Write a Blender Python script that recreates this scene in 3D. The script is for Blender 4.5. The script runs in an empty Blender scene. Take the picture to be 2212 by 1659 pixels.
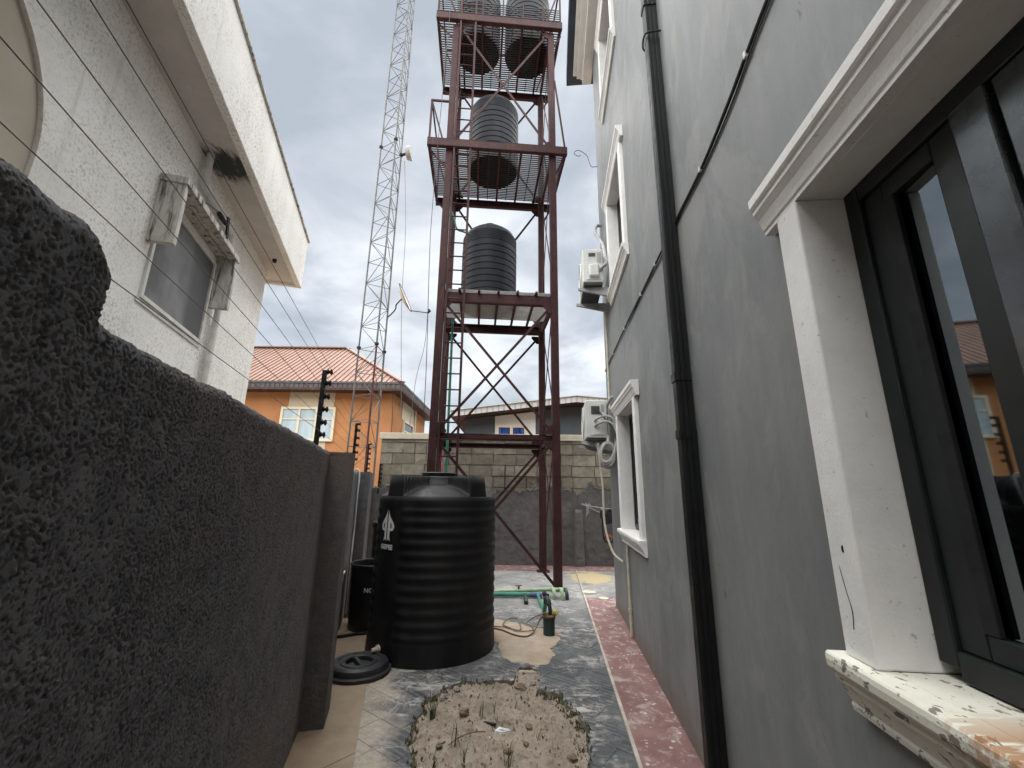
import bpy, math, random
import numpy as np
from mathutils import Vector, Matrix
from mathutils.geometry import tessellate_polygon, delaunay_2d_cdt
random.seed(7)
R = math.radians
sc = bpy.context.scene
C = sc.collection

# ---------------------------------------------------------------- camera
cam = bpy.data.cameras.new('camera'); cam.sensor_width = 36; cam.lens = 36*910/2212
cam.clip_start = 0.05; cam.clip_end = 3000
co = bpy.data.objects.new('camera', cam); C.objects.link(co)
co.matrix_world = Matrix.Translation((0, 0, 1.5)) @ Matrix.Rotation(R(90+14.12), 4, 'X') @ Matrix.Rotation(0.0123, 4, 'Z')
sc.camera = co

# ---------------------------------------------------------------- sky and sun (overcast)
SUN_EL, SUN_AZ = R(80), R(185)          # azimuth clockwise from +y
w = bpy.data.worlds.new('World'); sc.world = w; w.use_nodes = True
nt = w.node_tree; N = nt.nodes; LK = nt.links; N.clear()
def wn(t, **k):
    n = N.new(t)
    for a, b in k.items(): setattr(n, a, b)
    return n
sky = wn('ShaderNodeTexSky', sky_type='NISHITA', sun_disc=False, sun_elevation=SUN_EL, sun_rotation=SUN_AZ, dust_density=2.0)
tc = wn('ShaderNodeTexCoord'); sep = wn('ShaderNodeSeparateXYZ'); LK.new(tc.outputs['Generated'], sep.inputs[0])
zz = wn('ShaderNodeMath', operation='ADD'); zz.inputs[1].default_value = 0.22
zm = wn('ShaderNodeMath', operation='MAXIMUM'); zm.inputs[1].default_value = 0.0
LK.new(sep.outputs[2], zm.inputs[0]); LK.new(zm.outputs[0], zz.inputs[0])
cb = wn('ShaderNodeCombineXYZ')
for i in (0, 1):
    d = wn('ShaderNodeMath', operation='DIVIDE'); LK.new(sep.outputs[i], d.inputs[0]); LK.new(zz.outputs[0], d.inputs[1]); LK.new(d.outputs[0], cb.inputs[i])
def wnoise(scale, det, rough, off, dist=0.0):
    m = wn('ShaderNodeMapping'); m.inputs['Location'].default_value = off; LK.new(cb.outputs[0], m.inputs[0])
    n = wn('ShaderNodeTexNoise'); n.inputs['Scale'].default_value = scale; n.inputs['Detail'].default_value = det
    n.inputs['Roughness'].default_value = rough; n.inputs['Distortion'].default_value = dist; LK.new(m.outputs[0], n.inputs['Vector']); return n
n1 = wnoise(1.9, 8, 0.56, (3.1, 1.7, 0), 0.45)
n2 = wnoise(0.95, 4, 0.5, (7.4, 2.2, 3), 0.3)
mx = wn('ShaderNodeMath', operation='ADD'); LK.new(n1.outputs[0], mx.inputs[0]); LK.new(n2.outputs[0], mx.inputs[1])
rp = wn('ShaderNodeValToRGB'); LK.new(mx.outputs[0], rp.inputs[0])
hm = wn('ShaderNodeMath', operation='MULTIPLY'); hm.inputs[1].default_value = 0.5; LK.new(mx.outputs[0], hm.inputs[0]); LK.new(hm.outputs[0], rp.inputs[0])
els = rp.color_ramp.elements
els[0].position = 0.40; els[0].color = (0.46, 0.51, 0.56, 1)
els[1].position = 0.62; els[1].color = (1.06, 1.07, 1.09, 1)
e = els.new(0.47); e.color = (0.60, 0.645, 0.695, 1)
e = els.new(0.54); e.color = (0.84, 0.875, 0.915, 1)
sc1 = wn('ShaderNodeVectorMath', operation='SCALE'); LK.new(rp.outputs[0], sc1.inputs[0]); sc1.inputs['Scale'].default_value = 1.27
mixc = wn('ShaderNodeMix', data_type='RGBA'); mixc.inputs[0].default_value = 0.97
LK.new(sky.outputs[0], mixc.inputs[6]); LK.new(sc1.outputs[0], mixc.inputs[7])
bg = wn('ShaderNodeBackground'); bg.inputs[1].default_value = 0.1; LK.new(mixc.outputs[2], bg.inputs[0])
out = wn('ShaderNodeOutputWorld'); LK.new(bg.outputs[0], out.inputs[0])

sl = bpy.data.lights.new('sun', 'SUN'); sl.energy = 1.5; sl.angle = R(125); sl.color = (1.0, 0.99, 0.972)
so = bpy.data.objects.new('sun', sl); C.objects.link(so)
sd = Vector((math.sin(SUN_AZ)*math.cos(SUN_EL), math.cos(SUN_AZ)*math.cos(SUN_EL), math.sin(SUN_EL)))
so.rotation_euler = sd.to_track_quat('Z', 'Y').to_euler(); so.location = (0, 0, 30)
sc.view_settings.view_transform = 'Standard'; sc.view_settings.look = 'None'
sc.view_settings.exposure = 3.02; sc.view_settings.gamma = 1.0
sc.view_settings.use_curve_mapping = False
sc.render.engine = 'CYCLES'
sc.cycles.max_bounces = 5; sc.cycles.diffuse_bounces = 3; sc.cycles.glossy_bounces = 3; sc.cycles.caustics_reflective = False

# ---------------------------------------------------------------- materials
class MT:
    def __init__(s, name, rough=0.8, spec=0.3, metal=0.0):
        s.m = bpy.data.materials.new(name); s.m.use_nodes = True
        s.t = s.m.node_tree; s.b = s.t.nodes['Principled BSDF']
        s.b.inputs['Roughness'].default_value = rough; s.b.inputs['Specular IOR Level'].default_value = spec; s.b.inputs['Metallic'].default_value = metal
        s.geo = s.t.nodes.new('ShaderNodeNewGeometry'); s.bumps = None
    def n(s, t, **k):
        n = s.t.nodes.new(t)
        for a, b in k.items(): setattr(n, a, b)
        return n
    def l(s, a, b): s.t.links.new(a, b)
    def pos(s, sx=1, sy=1, sz=1, off=(0, 0, 0), rz=0.0):
        m = s.n('ShaderNodeMapping'); s.l(s.geo.outputs['Position'], m.inputs[0])
        m.inputs['Scale'].default_value = (sx, sy, sz); m.inputs['Location'].default_value = off; m.inputs['Rotation'].default_value = (0, 0, rz)
        return m.outputs[0]
    def noise(s, scale, det=4, rough=0.55, vec=None, dist=0.0):
        n = s.n('ShaderNodeTexNoise'); n.inputs['Scale'].default_value = scale; n.inputs['Detail'].default_value = det
        n.inputs['Roughness'].default_value = rough; n.inputs['Distortion'].default_value = dist
        s.l(vec if vec is not None else s.geo.outputs['Position'], n.inputs['Vector']); return n.outputs[0]
    def ramp(s, fac, *st):
        r = s.n('ShaderNodeValToRGB'); s.l(fac, r.inputs[0]); e = r.color_ramp.elements
        def cc(c): return (c, c, c, 1) if isinstance(c, (int, float)) else (*c, 1)
        e[0].position, e[0].color = st[0][0], cc(st[0][1]); e[1].position, e[1].color = st[-1][0], cc(st[-1][1])
        for p, c in st[1:-1]: x = e.new(p); x.color = cc(c)
        return r.outputs[0]
    def mix(s, f, a, b, mode='MIX'):
        m = s.n('ShaderNodeMix', data_type='RGBA', blend_type=mode)
        for i, v in ((0, f), (6, a), (7, b)):
            if hasattr(v, 'is_linked'): s.l(v, m.inputs[i])
            else: m.inputs[i].default_value = v if i == 0 else ((*v, 1) if not isinstance(v, (int, float)) else (v, v, v, 1))
        return m.outputs[2]
    def math(s, op, a, b=0.0, clamp=False):
        m = s.n('ShaderNodeMath', operation=op); m.use_clamp = clamp
        for i, v in ((0, a), (1, b)):
            if hasattr(v, 'is_linked'): s.l(v, m.inputs[i])
            else: m.inputs[i].default_value = v
        return m.outputs[0]
    def col(s, c):
        if hasattr(c, 'is_linked'): s.l(c, s.b.inputs['Base Color'])
        else: s.b.inputs['Base Color'].default_value = (*c, 1)
        return s
    def rough(s, v): s.l(v, s.b.inputs['Roughness']); return s
    def bump(s, h, strength=0.3, dist=0.01):
        b = s.n('ShaderNodeBump'); b.inputs['Strength'].default_value = strength; b.inputs['Distance'].default_value = dist
        s.l(h, b.inputs['Height'])
        if s.bumps is not None: s.l(s.bumps, b.inputs['Normal'])
        s.bumps = b.outputs[0]; s.l(s.bumps, s.b.inputs['Normal']); return s
    def xyz(s):
        p = s.n('ShaderNodeSeparateXYZ'); s.l(s.geo.outputs['Position'], p.inputs[0]); return p.outputs

def simple(name, c, rough=0.7, spec=0.3, metal=0.0, var=0.25, scale=9, bump=0.15, bscale=60, bdist=0.004):
    m = MT(name, rough, spec, metal)
    n = m.noise(scale, 5, 0.6)
    lo = tuple(v*(1-var) for v in c); hi = tuple(min(1, v*(1+var)) for v in c)
    m.col(m.ramp(n, (0.3, lo), (0.7, hi)))
    m.rough(m.ramp(m.noise(scale*2.3, 3), (0.3, max(0, rough-0.12)), (0.7, min(1, rough+0.12))))
    if bump: m.bump(m.noise(bscale, 4), bump, bdist)
    return m

# painted grey facade: brushed vertical streaks, chips
m = MT('grey_facade_paint', 0.55, 0.3)
st = m.noise(2.2, 6, 0.62, m.pos(1.5, 1.5, 0.35), 0.6); bl = m.noise(0.8, 4, 0.55)
fine = m.noise(9, 5, 0.6, m.pos(1, 1, 0.22))
c = m.mix(0.5, m.ramp(st, (0.3, (0.135, 0.147, 0.149)), (0.7, (0.235, 0.243, 0.241))), m.ramp(bl, (0.3, (0.115, 0.130, 0.135)), (0.7, (0.250, 0.255, 0.250))))
c = m.mix(m.ramp(fine, (0.55, 0.0), (0.8, 0.35)), c, (0.33, 0.326, 0.316))
chip = m.noise(5.5, 6, 0.7, m.pos(1, 1, 0.55, (4, 2, 1)), 0.8)
c = m.mix(m.ramp(chip, (0.695, 0.0), (0.705, 0.85)), c, (0.07, 0.065, 0.06))
chip2 = m.noise(4.0, 7, 0.75, m.pos(1, 1, 0.7, (9, 5, 3)), 0.5)
c = m.mix(m.ramp(chip2, (0.675, 0.0), (0.71, 0.5)), c, (0.36, 0.33, 0.31))
patch = m.noise(1.7, 7, 0.68, m.pos(1, 1, 0.8, (2, 8, 4)), 1.0)
c = m.mix(m.ramp(patch, (0.52, 0.0), (0.60, 0.35)), c, (0.31, 0.302, 0.288))
hl = m.noise(3.0, 8, 0.72, m.pos(1, 1, 0.6, (6, 1, 9)), 1.6)
c = m.mix(m.ramp(hl, (0.492, 0.0), (0.50, 0.35), (0.508, 0.0)), c, (0.10, 0.10, 0.10))
x, y, z = m.xyz()
spl = m.math('SUBTRACT', m.math('MULTIPLY', m.noise(3.2, 6, 0.7), 0.75), z)
c = m.mix(m.ramp(spl, (0.16, 0.0), (0.34, 0.7)), c, (0.17, 0.13, 0.10))
m.col(c); m.bump(m.noise(3.5, 6, 0.6, m.pos(1, 1, 0.4)), 0.25, 0.02); m.bump(m.noise(130, 3), 0.12, 0.002)
M_FACADE = m.m

def white_trim(name, base, dirt, dirt_amt):
    m = MT(name, 0.6, 0.3)
    g = m.noise(7, 6, 0.62); sp = m.noise(48, 4, 0.6, None, 0.4)
    c = m.ramp(g, (0.3, tuple(v*0.86 for v in base)), (0.7, base))
    c = m.mix(m.ramp(sp, (0.66, 0.0), (0.70, dirt_amt)), c, dirt)
    m.col(c); m.bump(m.noise(90, 5, 0.65), 0.35, 0.004); m.bump(m.noise(8, 4), 0.2, 0.01); return m.m
M_TRIM = white_trim('white_trim_paint', (0.83, 0.825, 0.80), (0.25, 0.23, 0.2), 0.5)
# near sill: flaking paint and rust runs
m = MT('sill_paint', 0.6, 0.3)
c = m.ramp(m.noise(6, 6, 0.65), (0.3, (0.70, 0.68, 0.57)), (0.7, (0.82, 0.81, 0.73)))
fl = m.noise(42, 5, 0.6, m.pos(1, 0.6, 1), 0.3)
c = m.mix(m.ramp(fl, (0.595, 0.0), (0.61, 0.9)), c, (0.16, 0.14, 0.12))
x, y, z = m.xyz()
streak = m.noise(30, 4, 0.6, m.pos(0.22, 1.3, 1, (0, 1.3, 0)), 0.2)
near = m.math('MULTIPLY', m.ramp(y, (0.86, 1.0), (1.02, 0.0)), m.ramp(streak, (0.43, 0.0), (0.53, 1.0)))
c = m.mix(m.math('MULTIPLY', near, 0.8), c, (0.36, 0.15, 0.04))
m.col(c); m.bump(fl, 0.3, 0.003); m.bump(m.noise(110, 4), 0.25, 0.002); M_SILL = m.m

M_ALU = simple('charcoal_aluminium', (0.013, 0.0165, 0.0175), 0.42, 0.35, 0.0, 0.25, 6, 0.06, 200, 0.001).m
M_SATIN = simple('satin_aluminium', (0.10, 0.112, 0.118), 0.26, 0.5, 0.75, 0.15, 5, 0.04, 120, 0.001).m
m = MT('tinted_window_glass', 0.03, 0.5, 1.0); m.col(m.ramp(m.noise(1.5, 2), (0.3, (0.16, 0.18, 0.19)), (0.7, (0.20, 0.22, 0.23))))
m.bump(m.noise(1.6, 2), 0.02, 0.02); M_GLASS = m.m
m = MT('dim_window_glass', 0.06, 0.5, 0.0); m.col((0.02, 0.025, 0.028)); m.b.inputs['IOR'].default_value = 1.9; M_GLASSD = m.m
M_PVC_BLACK = simple('black_pvc', (0.009, 0.0095, 0.011), 0.45, 0.22, 0, 0.3, 5, 0.05).m
M_CABLE = simple('black_cable_sheath', (0.012, 0.012, 0.014), 0.5, 0.4, 0, 0.2, 30, 0).m
M_WIRE = simple('fence_wire_steel', (0.09, 0.09, 0.09), 0.5, 0.5, 0.4, 0.2, 30, 0).m
M_CORD = simple('brown_flex_cord', (0.14, 0.095, 0.06), 0.6, 0.3, 0, 0.3, 30, 0).m
M_CREAMPIPE = simple('cream_pvc_pipe', (0.55, 0.50, 0.40), 0.5, 0.4, 0, 0.2, 12, 0.05).m
M_WHITEPIPE = simple('white_conduit', (0.62, 0.61, 0.58), 0.5, 0.4, 0, 0.15, 12, 0.05).m

# roughcast wall: plain dark grey paint, dusty reddish soil splash in patches
m = MT('dark_roughcast_render', 0.9, 0.2)
c = m.ramp(m.noise(14, 6, 0.7), (0.3, (0.094, 0.093, 0.097)), (0.7, (0.186, 0.184, 0.187)))
so_ = m.noise(1.1, 5, 0.6, m.pos(1, 1, 1, (2, 0.6, 0.4)))
c = m.mix(m.ramp(so_, (0.40, 0.0), (0.62, 0.75)), c, (0.188, 0.150, 0.132))
spk = m.noise(160, 3, 0.6)
c = m.mix(m.ramp(spk, (0.64, 0.0), (0.72, 0.6)), c, (0.30, 0.295, 0.285))
m.col(c); m.bump(m.noise(330, 4, 0.75), 0.7, 0.004); M_ROUGH = m.m
m = MT('dark_back_render', 0.9, 0.2)
c = m.ramp(m.noise(5, 6, 0.7), (0.3, (0.10, 0.097, 0.095)), (0.7, (0.165, 0.158, 0.153)))
c = m.mix(m.ramp(m.noise(28, 5, 0.7), (0.58, 0.0), (0.75, 0.4)), c, (0.2, 0.185, 0.175))
m.col(c); m.bump(m.noise(45, 6, 0.7), 0.6, 0.012); M_BACKREND = m.m
m = MT('old_render_edge', 0.95, 0.2)
m.col(m.ramp(m.noise(18, 6, 0.7), (0.3, (0.13, 0.12, 0.11)), (0.7, (0.36, 0.33, 0.29)))); m.bump(m.noise(40, 6, 0.7), 0.7, 0.02); M_RENDEDGE = m.m

# house walls
m = MT('off_white_house_render', 0.85, 0.25)
c = m.ramp(m.noise(2.0, 5, 0.6), (0.3, (0.79, 0.78, 0.735)), (0.7, (0.92, 0.91, 0.875)))
sp = m.noise(52, 6, 0.72, m.pos(1, 0.7, 0.75), 0.6); msk = m.noise(1.0, 4, 0.6, m.pos(1, 1, 1, (1, 3, 2)))
f = m.math('MULTIPLY', m.ramp(sp, (0.51, 0.0), (0.59, 1.0)), m.ramp(msk, (0.35, 0.15), (0.65, 0.8)))
c = m.mix(f, c, (0.33, 0.32, 0.30))
drp = m.noise(3.0, 5, 0.6, m.pos(2.2, 2.2, 0.16, (4, 1, 0)))
c = m.mix(m.ramp(drp, (0.60, 0.0), (0.78, 0.5)), c, (0.44, 0.44, 0.37))
gr = m.noise(1.3, 5, 0.65, m.pos(1, 1, 1, (7, 3, 1)))
c = m.mix(m.ramp(gr, (0.60, 0.0), (0.78, 0.35)), c, (0.55, 0.55, 0.40))
m.col(c); m.bump(m.noise(70, 5, 0.7), 0.25, 0.005); M_HOUSE = m.m
# soffit with the black mould fan below the leaking pipe
m = MT('stained_soffit_render', 0.85, 0.25)
c = m.ramp(m.noise(3.0, 5, 0.6), (0.3, (0.56, 0.54, 0.52)), (0.7, (0.66, 0.64, 0.61)))
ck = m.noise(9, 7, 0.75, None, 1.2); c = m.mix(m.ramp(ck, (0.60, 0.0), (0.63, 0.35)), c, (0.30, 0.25, 0.23))
dv = m.n('ShaderNodeVectorMath', operation='DISTANCE'); m.l(m.geo.outputs['Position'], dv.inputs[0]); dv.inputs[1].default_value = (-3.73, 4.64, 5.55)
rad = m.math('ADD', dv.outputs['Value'], m.math('MULTIPLY', m.math('SUBTRACT', m.noise(7, 7, 0.75, m.pos(1.6, 0.6, 1), 0.8), 0.5), 0.85))
c = m.mix(m.ramp(rad, (0.20, 0.96), (0.38, 0.0)), c, (0.035, 0.042, 0.045))
m.col(c); m.bump(m.noise(40, 5, 0.7), 0.3, 0.006); M_SOFFIT = m.m
m = MT('stained_hood_concrete', 0.9, 0.2)
c = m.ramp(m.noise(6, 5, 0.6), (0.3, (0.50, 0.49, 0.46)), (0.7, (0.68, 0.66, 0.62)))
d2 = m.noise(7, 6, 0.7, m.pos(2.2, 2.2, 0.25, (1, 2, 0)), 0.4)
c = m.mix(m.ramp(d2, (0.50, 0.0), (0.62, 0.9)), c, (0.06, 0.065, 0.05))
d3 = m.noise(5, 5, 0.6, m.pos(2, 2, 0.4, (5, 2, 0)))
c = m.mix(m.ramp(d3, (0.55, 0.0), (0.7, 0.55)), c, (0.26, 0.26, 0.13))
m.col(c); m.bump(m.noise(60, 5), 0.3, 0.005); M_HOOD = m.m
M_RECESS = simple('beige_recess_render', (0.47, 0.42, 0.345), 0.85, 0.2, 0, 0.08, 3, 0.15, 120).m
m = MT('mosquito_net', 0.85, 0.2)
wv = m.n('ShaderNodeTexWave'); wv.inputs['Scale'].default_value = 2.0; wv.inputs['Distortion'].default_value = 3.0; m.l(m.pos(0.3, 1.0, 0.35), wv.inputs[0])
m.col(m.ramp(m.math('MULTIPLY', wv.outputs[1], m.noise(2.5, 3)), (0.1, (0.12, 0.122, 0.125)), (0.6, (0.26, 0.265, 0.27)))); M_NET = m.m
M_WHITEFRAME = simple('white_window_frame', (0.66, 0.66, 0.62), 0.5, 0.4, 0, 0.12, 10, 0.05).m
M_MOULD = simple('mouldy_iron', (0.03, 0.03, 0.028), 0.8, 0.2).m

# steel and plastics
m = MT('red_oxide_steel', 0.65, 0.22)
c = m.ramp(m.noise(4, 6, 0.65), (0.3, (0.026, 0.009, 0.010)), (0.7, (0.056, 0.018, 0.0185)))
c = m.mix(m.ramp(m.noise(16, 5, 0.7), (0.58, 0.0), (0.72, 0.6)), c, (0.085, 0.048, 0.043))
c = m.mix(m.ramp(m.noise(9, 5, 0.7, m.pos(3, 3, 0.35)), (0.58, 0.0), (0.70, 0.7)), c, (0.085, 0.035, 0.018))
m.col(c); m.bump(m.noise(50, 4), 0.15, 0.003); M_RED = m.m
M_GRAT = simple('dark_grating_steel', (0.03, 0.026, 0.03), 0.6, 0.3, 0.0, 0.3, 12, 0).m
M_DECKMESH = simple('galvanised_deck_mesh', (0.42, 0.43, 0.43), 0.6, 0.3, 0.0, 0.2, 8, 0).m
m = MT('black_tank_polyethylene', 0.45, 0.3)
du = m.noise(5, 6, 0.68, m.pos(1.4, 1.4, 0.5)); d4 = m.noise(60, 4, 0.6, m.pos(2, 2, 0.2))
c = m.mix(m.ramp(du, (0.45, 0.0), (0.8, 0.45)), (0.0055, 0.0057, 0.0068), (0.042, 0.041, 0.039))
c = m.mix(m.ramp(d4, (0.68, 0.0), (0.76, 0.25)), c, (0.09, 0.088, 0.085))
m.col(c); m.rough(m.ramp(du, (0.35, 0.46), (0.7, 0.7))); m.bump(m.noise(14, 4), 0.08, 0.01); M_TANK = m.m
m = MT('weathered_tank_polyethylene', 0.55, 0.14)
c = m.ramp(m.noise(4, 5, 0.6, m.pos(1.2, 1.2, 0.6)), (0.3, (0.010, 0.012, 0.0155)), (0.7, (0.020, 0.023, 0.028)))
m.col(c); M_TANK2 = m.m
M_BLACKPL = simple('black_bin_plastic', (0.009, 0.009, 0.011), 0.4, 0.45, 0, 0.4, 6, 0.05).m
M_GREYPL = simple('worn_black_lid_plastic', (0.024, 0.025, 0.028), 0.5, 0.4, 0, 0.35, 9, 0.1).m
M_PAINT = simple('white_stencil_paint', (0.62, 0.62, 0.60), 0.6, 0.3, 0, 0.15, 40, 0).m
M_GALV = simple('galvanised_steel', (0.105, 0.105, 0.10), 0.6, 0.3, 0.0, 0.35, 5, 0).m
M_RUSTLEG = simple('rusty_steel', (0.09, 0.035, 0.025), 0.75, 0.3, 0.1, 0.4, 5, 0).m
M_DISH = simple('aged_dish_paint', (0.55, 0.50, 0.45), 0.6, 0.3, 0, 0.2, 5, 0).m
M_DISHRUST = simple('dish_rust', (0.42, 0.20, 0.09), 0.7, 0.3, 0, 0.3, 7, 0).m
M_AC = simple('ac_casing_paint', (0.60, 0.61, 0.58), 0.5, 0.4, 0, 0.12, 6, 0.05).m
M_ACDARK = simple('ac_dark_plastic', (0.045, 0.048, 0.05), 0.6, 0.4, 0, 0.2, 8, 0).m
M_HOSE = simple('grey_insulated_hose', (0.36, 0.36, 0.355), 0.7, 0.3, 0, 0.2, 14, 0.1).m
M_GREEN = simple('green_ppr_pipe', (0.035, 0.19, 0.135), 0.45, 0.45, 0, 0.25, 8, 0.05).m
M_GREENL = simple('dusty_green_pipe', (0.28, 0.38, 0.23), 0.6, 0.35, 0, 0.3, 9, 0.05).m
M_DKGREEN = simple('dark_green_fitting', (0.016, 0.036, 0.034), 0.5, 0.4, 0, 0.3, 9, 0.05).m
M_BLUEFIT = simple('blue_fitting', (0.06, 0.09, 0.20), 0.5, 0.4, 0, 0.3, 9, 0).m
M_BRASS = simple('brass_fitting', (0.20, 0.125, 0.06), 0.45, 0.5, 0.4, 0.3, 20, 0.05).m
M_YELLOW = simple('yellow_plastic_cap', (0.55, 0.45, 0.05), 0.5, 0.4, 0, 0.2, 9, 0).m
M_PINKPIPE = simple('faded_pink_pipe', (0.35, 0.16, 0.15), 0.6, 0.3, 0, 0.2, 9, 0).m

# blocks
m = MT('sandcrete_block', 0.95, 0.15)
oi = m.n('ShaderNodeObjectInfo')
c0 = m.mix(oi.outputs['Random'], (0.25, 0.228, 0.185), (0.38, 0.35, 0.29))
c = m.mix(m.ramp(m.noise(7, 6, 0.7), (0.35, 0.0), (0.75, 0.85)), c0, (0.15, 0.13, 0.10))
c = m.mix(m.ramp(m.noise(22, 5, 0.7), (0.55, 0.0), (0.8, 0.6)), c, (0.46, 0.42, 0.34))
m.col(c); m.bump(m.noise(55, 6, 0.75), 0.7, 0.012); M_BLOCK = m.m
M_MORTAR = simple('block_mortar', (0.19, 0.168, 0.135), 0.95, 0.1, 0, 0.5, 9, 0.7, 45, 0.02).m
M_COPING = simple('cream_coping', (0.62, 0.57, 0.46), 0.8, 0.2, 0, 0.12, 5, 0.2).m

# orange house
M_ORANGE = simple('orange_house_paint', (0.31, 0.142, 0.06), 0.8, 0.2, 0, 0.18, 0.8, 0.1).m
M_CREAM = simple('cream_house_paint', (0.40, 0.34, 0.25), 0.8, 0.2, 0, 0.08, 1.5, 0.1).m
m = MT('salmon_roof_sheet', 0.55, 0.35)
m.col(m.ramp(m.noise(0.9, 5, 0.6), (0.3, (0.135, 0.068, 0.045)), (0.7, (0.185, 0.098, 0.068)))); M_ROOF = m.m
M_FASCIA = simple('brown_fascia', (0.05, 0.034, 0.031), 0.6, 0.3, 0, 0.3, 3, 0).m
M_SOFBROWN = simple('brown_soffit', (0.06, 0.034, 0.03), 0.7, 0.3, 0, 0.2, 3, 0).m
M_CREAMFRAME = simple('cream_window_frame', (0.50, 0.45, 0.33), 0.6, 0.3, 0, 0.08, 3, 0).m
m = MT('curtained_glass', 0.12, 0.5); m.col(m.ramp(m.noise(2.0, 3, 0.5, m.pos(2, 2, 0.3)), (0.3, (0.26, 0.33, 0.36)), (0.7, (0.36, 0.43, 0.46)))); M_CURTGLASS = m.m
m = MT('blue_curtain_glass', 0.15, 0.5); m.col(m.ramp(m.noise(5.0, 3, 0.5, m.pos(2, 2, 0.2)), (0.35, (0.006, 0.02, 0.10)), (0.68, (0.05, 0.11, 0.36)))); M_BLUEGLASS = m.m
M_SLATE = simple('slate_house_paint', (0.055, 0.062, 0.072), 0.75, 0.25, 0, 0.1, 1, 0).m
M_WHITEPANEL = simple('white_house_paint', (0.52, 0.515, 0.50), 0.8, 0.2, 0, 0.05, 1, 0).m
M_RIBFASCIA = simple('pale_rib_fascia', (0.36, 0.355, 0.35), 0.6, 0.3, 0, 0.12, 2, 0).m
M_RIBSEAM = simple('fascia_seam', (0.24, 0.21, 0.19), 0.6, 0.3, 0, 0.12, 2, 0).m

# ground materials
m = MT('stamped_grey_concrete', 0.7, 0.3)
pv = m.pos(1, 1, 1, (0, 0, 0), R(38))
oi = m.n('ShaderNodeObjectInfo'); rv_ = oi.outputs['Random']
tone = m.ramp(rv_, (0.0, (0.046, 0.050, 0.056)), (0.5, (0.075, 0.079, 0.085)), (1.0, (0.112, 0.115, 0.12)))
c = m.mix(0.5, tone, m.ramp(m.noise(3.5, 6, 0.65), (0.3, (0.042, 0.045, 0.050)), (0.7, (0.10, 0.104, 0.108))))
shift = m.n('ShaderNodeVectorMath', operation='ADD'); m.l(pv, shift.inputs[0])
sh3 = m.n('ShaderNodeCombineXYZ'); m.l(m.math('MULTIPLY', rv_, 37.0), sh3.inputs[0]); m.l(m.math('MULTIPLY', rv_, 91.0), sh3.inputs[1]); m.l(sh3.outputs[0], shift.inputs[1])
pvs = shift.outputs[0]
scr = m.noise(6, 8, 0.72, m.pos(0.7, 1.9, 1, (1, 0, 0), R(35)), 1.5)
scr2 = m.noise(5, 8, 0.72, m.pos(1.9, 0.8, 1, (5, 2, 0), R(20)), 1.2)
big = m.noise(1.5, 5, 0.65, m.pos(1, 1, 1, (3.3, 1.2, 0)))
f1 = m.math('MULTIPLY', m.ramp(scr, (0.48, 0.0), (0.60, 1.0)), m.ramp(big, (0.47, 0.03), (0.60, 1.0)))
f2 = m.math('MULTIPLY', m.ramp(scr2, (0.51, 0.0), (0.62, 0.9)), m.ramp(big, (0.46, 0.04), (0.60, 0.85)))
c = m.mix(f1, c, (0.46, 0.44, 0.41)); c = m.mix(f2, c, (0.42, 0.40, 0.37))
x, y, z = m.xyz()
# far part is washed paler by cement dust
far = m.math('MULTIPLY', m.ramp(m.math('MULTIPLY', y, 0.1), (0.52, 0.0), (0.72, 0.75)), m.ramp(m.noise(2.2, 5, 0.6), (0.3, 0.35), (0.65, 1.0)))
c = m.mix(far, c, (0.37, 0.36, 0.345))
# sand spill along the left and next to the lid
leftd = m.math('ADD', x, m.math('MULTIPLY', y, 0.257))
spill = m.math('ADD', m.math('MULTIPLY', leftd, -1.0), m.math('MULTIPLY', m.noise(2.4, 6, 0.65), 0.75))
c = m.mix(m.ramp(spill, (0.24, 0.0), (0.42, 0.9)), c, m.ramp(m.noise(20, 5), (0.3, (0.34, 0.29, 0.23)), (0.7, (0.46, 0.40, 0.33))))
# old yellow paint spill near the far right
dv = m.n('ShaderNodeVectorMath', operation='DISTANCE'); m.l(m.pos(1, 0.72, 1), dv.inputs[0]); dv.inputs[1].default_value = (1.45, 5.86, 0)
yl = m.math('ADD', dv.outputs['Value'], m.math('MULTIPLY', m.math('SUBTRACT', m.noise(4.5, 6, 0.75), 0.5), 1.1))
c = m.mix(m.ramp(yl, (0.32, 0.9), (0.42, 0.0)), c, (0.50, 0.40, 0.22))
m.col(c)
wv = m.n('ShaderNodeTexWave', wave_type='RINGS'); wv.inputs['Scale'].default_value = 3.2; wv.inputs['Distortion'].default_value = 9; wv.inputs['Detail'].default_value = 6; wv.inputs['Detail Roughness'].default_value = 0.7
gm_ = m.n('ShaderNodeMapping'); gm_.inputs['Scale'].default_value = (0.5, 2.2, 1); m.l(pvs, gm_.inputs[0]); m.l(gm_.outputs[0], wv.inputs[0])
cv = m.n('ShaderNodeTexVoronoi'); cv.inputs['Scale'].default_value = 34; cv.feature = 'DISTANCE_TO_EDGE'; m.l(pvs, cv.inputs[0])
sel = m.ramp(rv_, (0.72, 0.0), (0.73, 1.0))
relief = m.mix(sel, m.math('MULTIPLY', wv.outputs[1], 0.55), m.ramp(cv.outputs[0], (0.0, 0.0), (0.14, 1.0)))
m.bump(relief, 0.5, 0.007); m.bump(m.noise(70, 6, 0.7), 0.35, 0.005)
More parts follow.
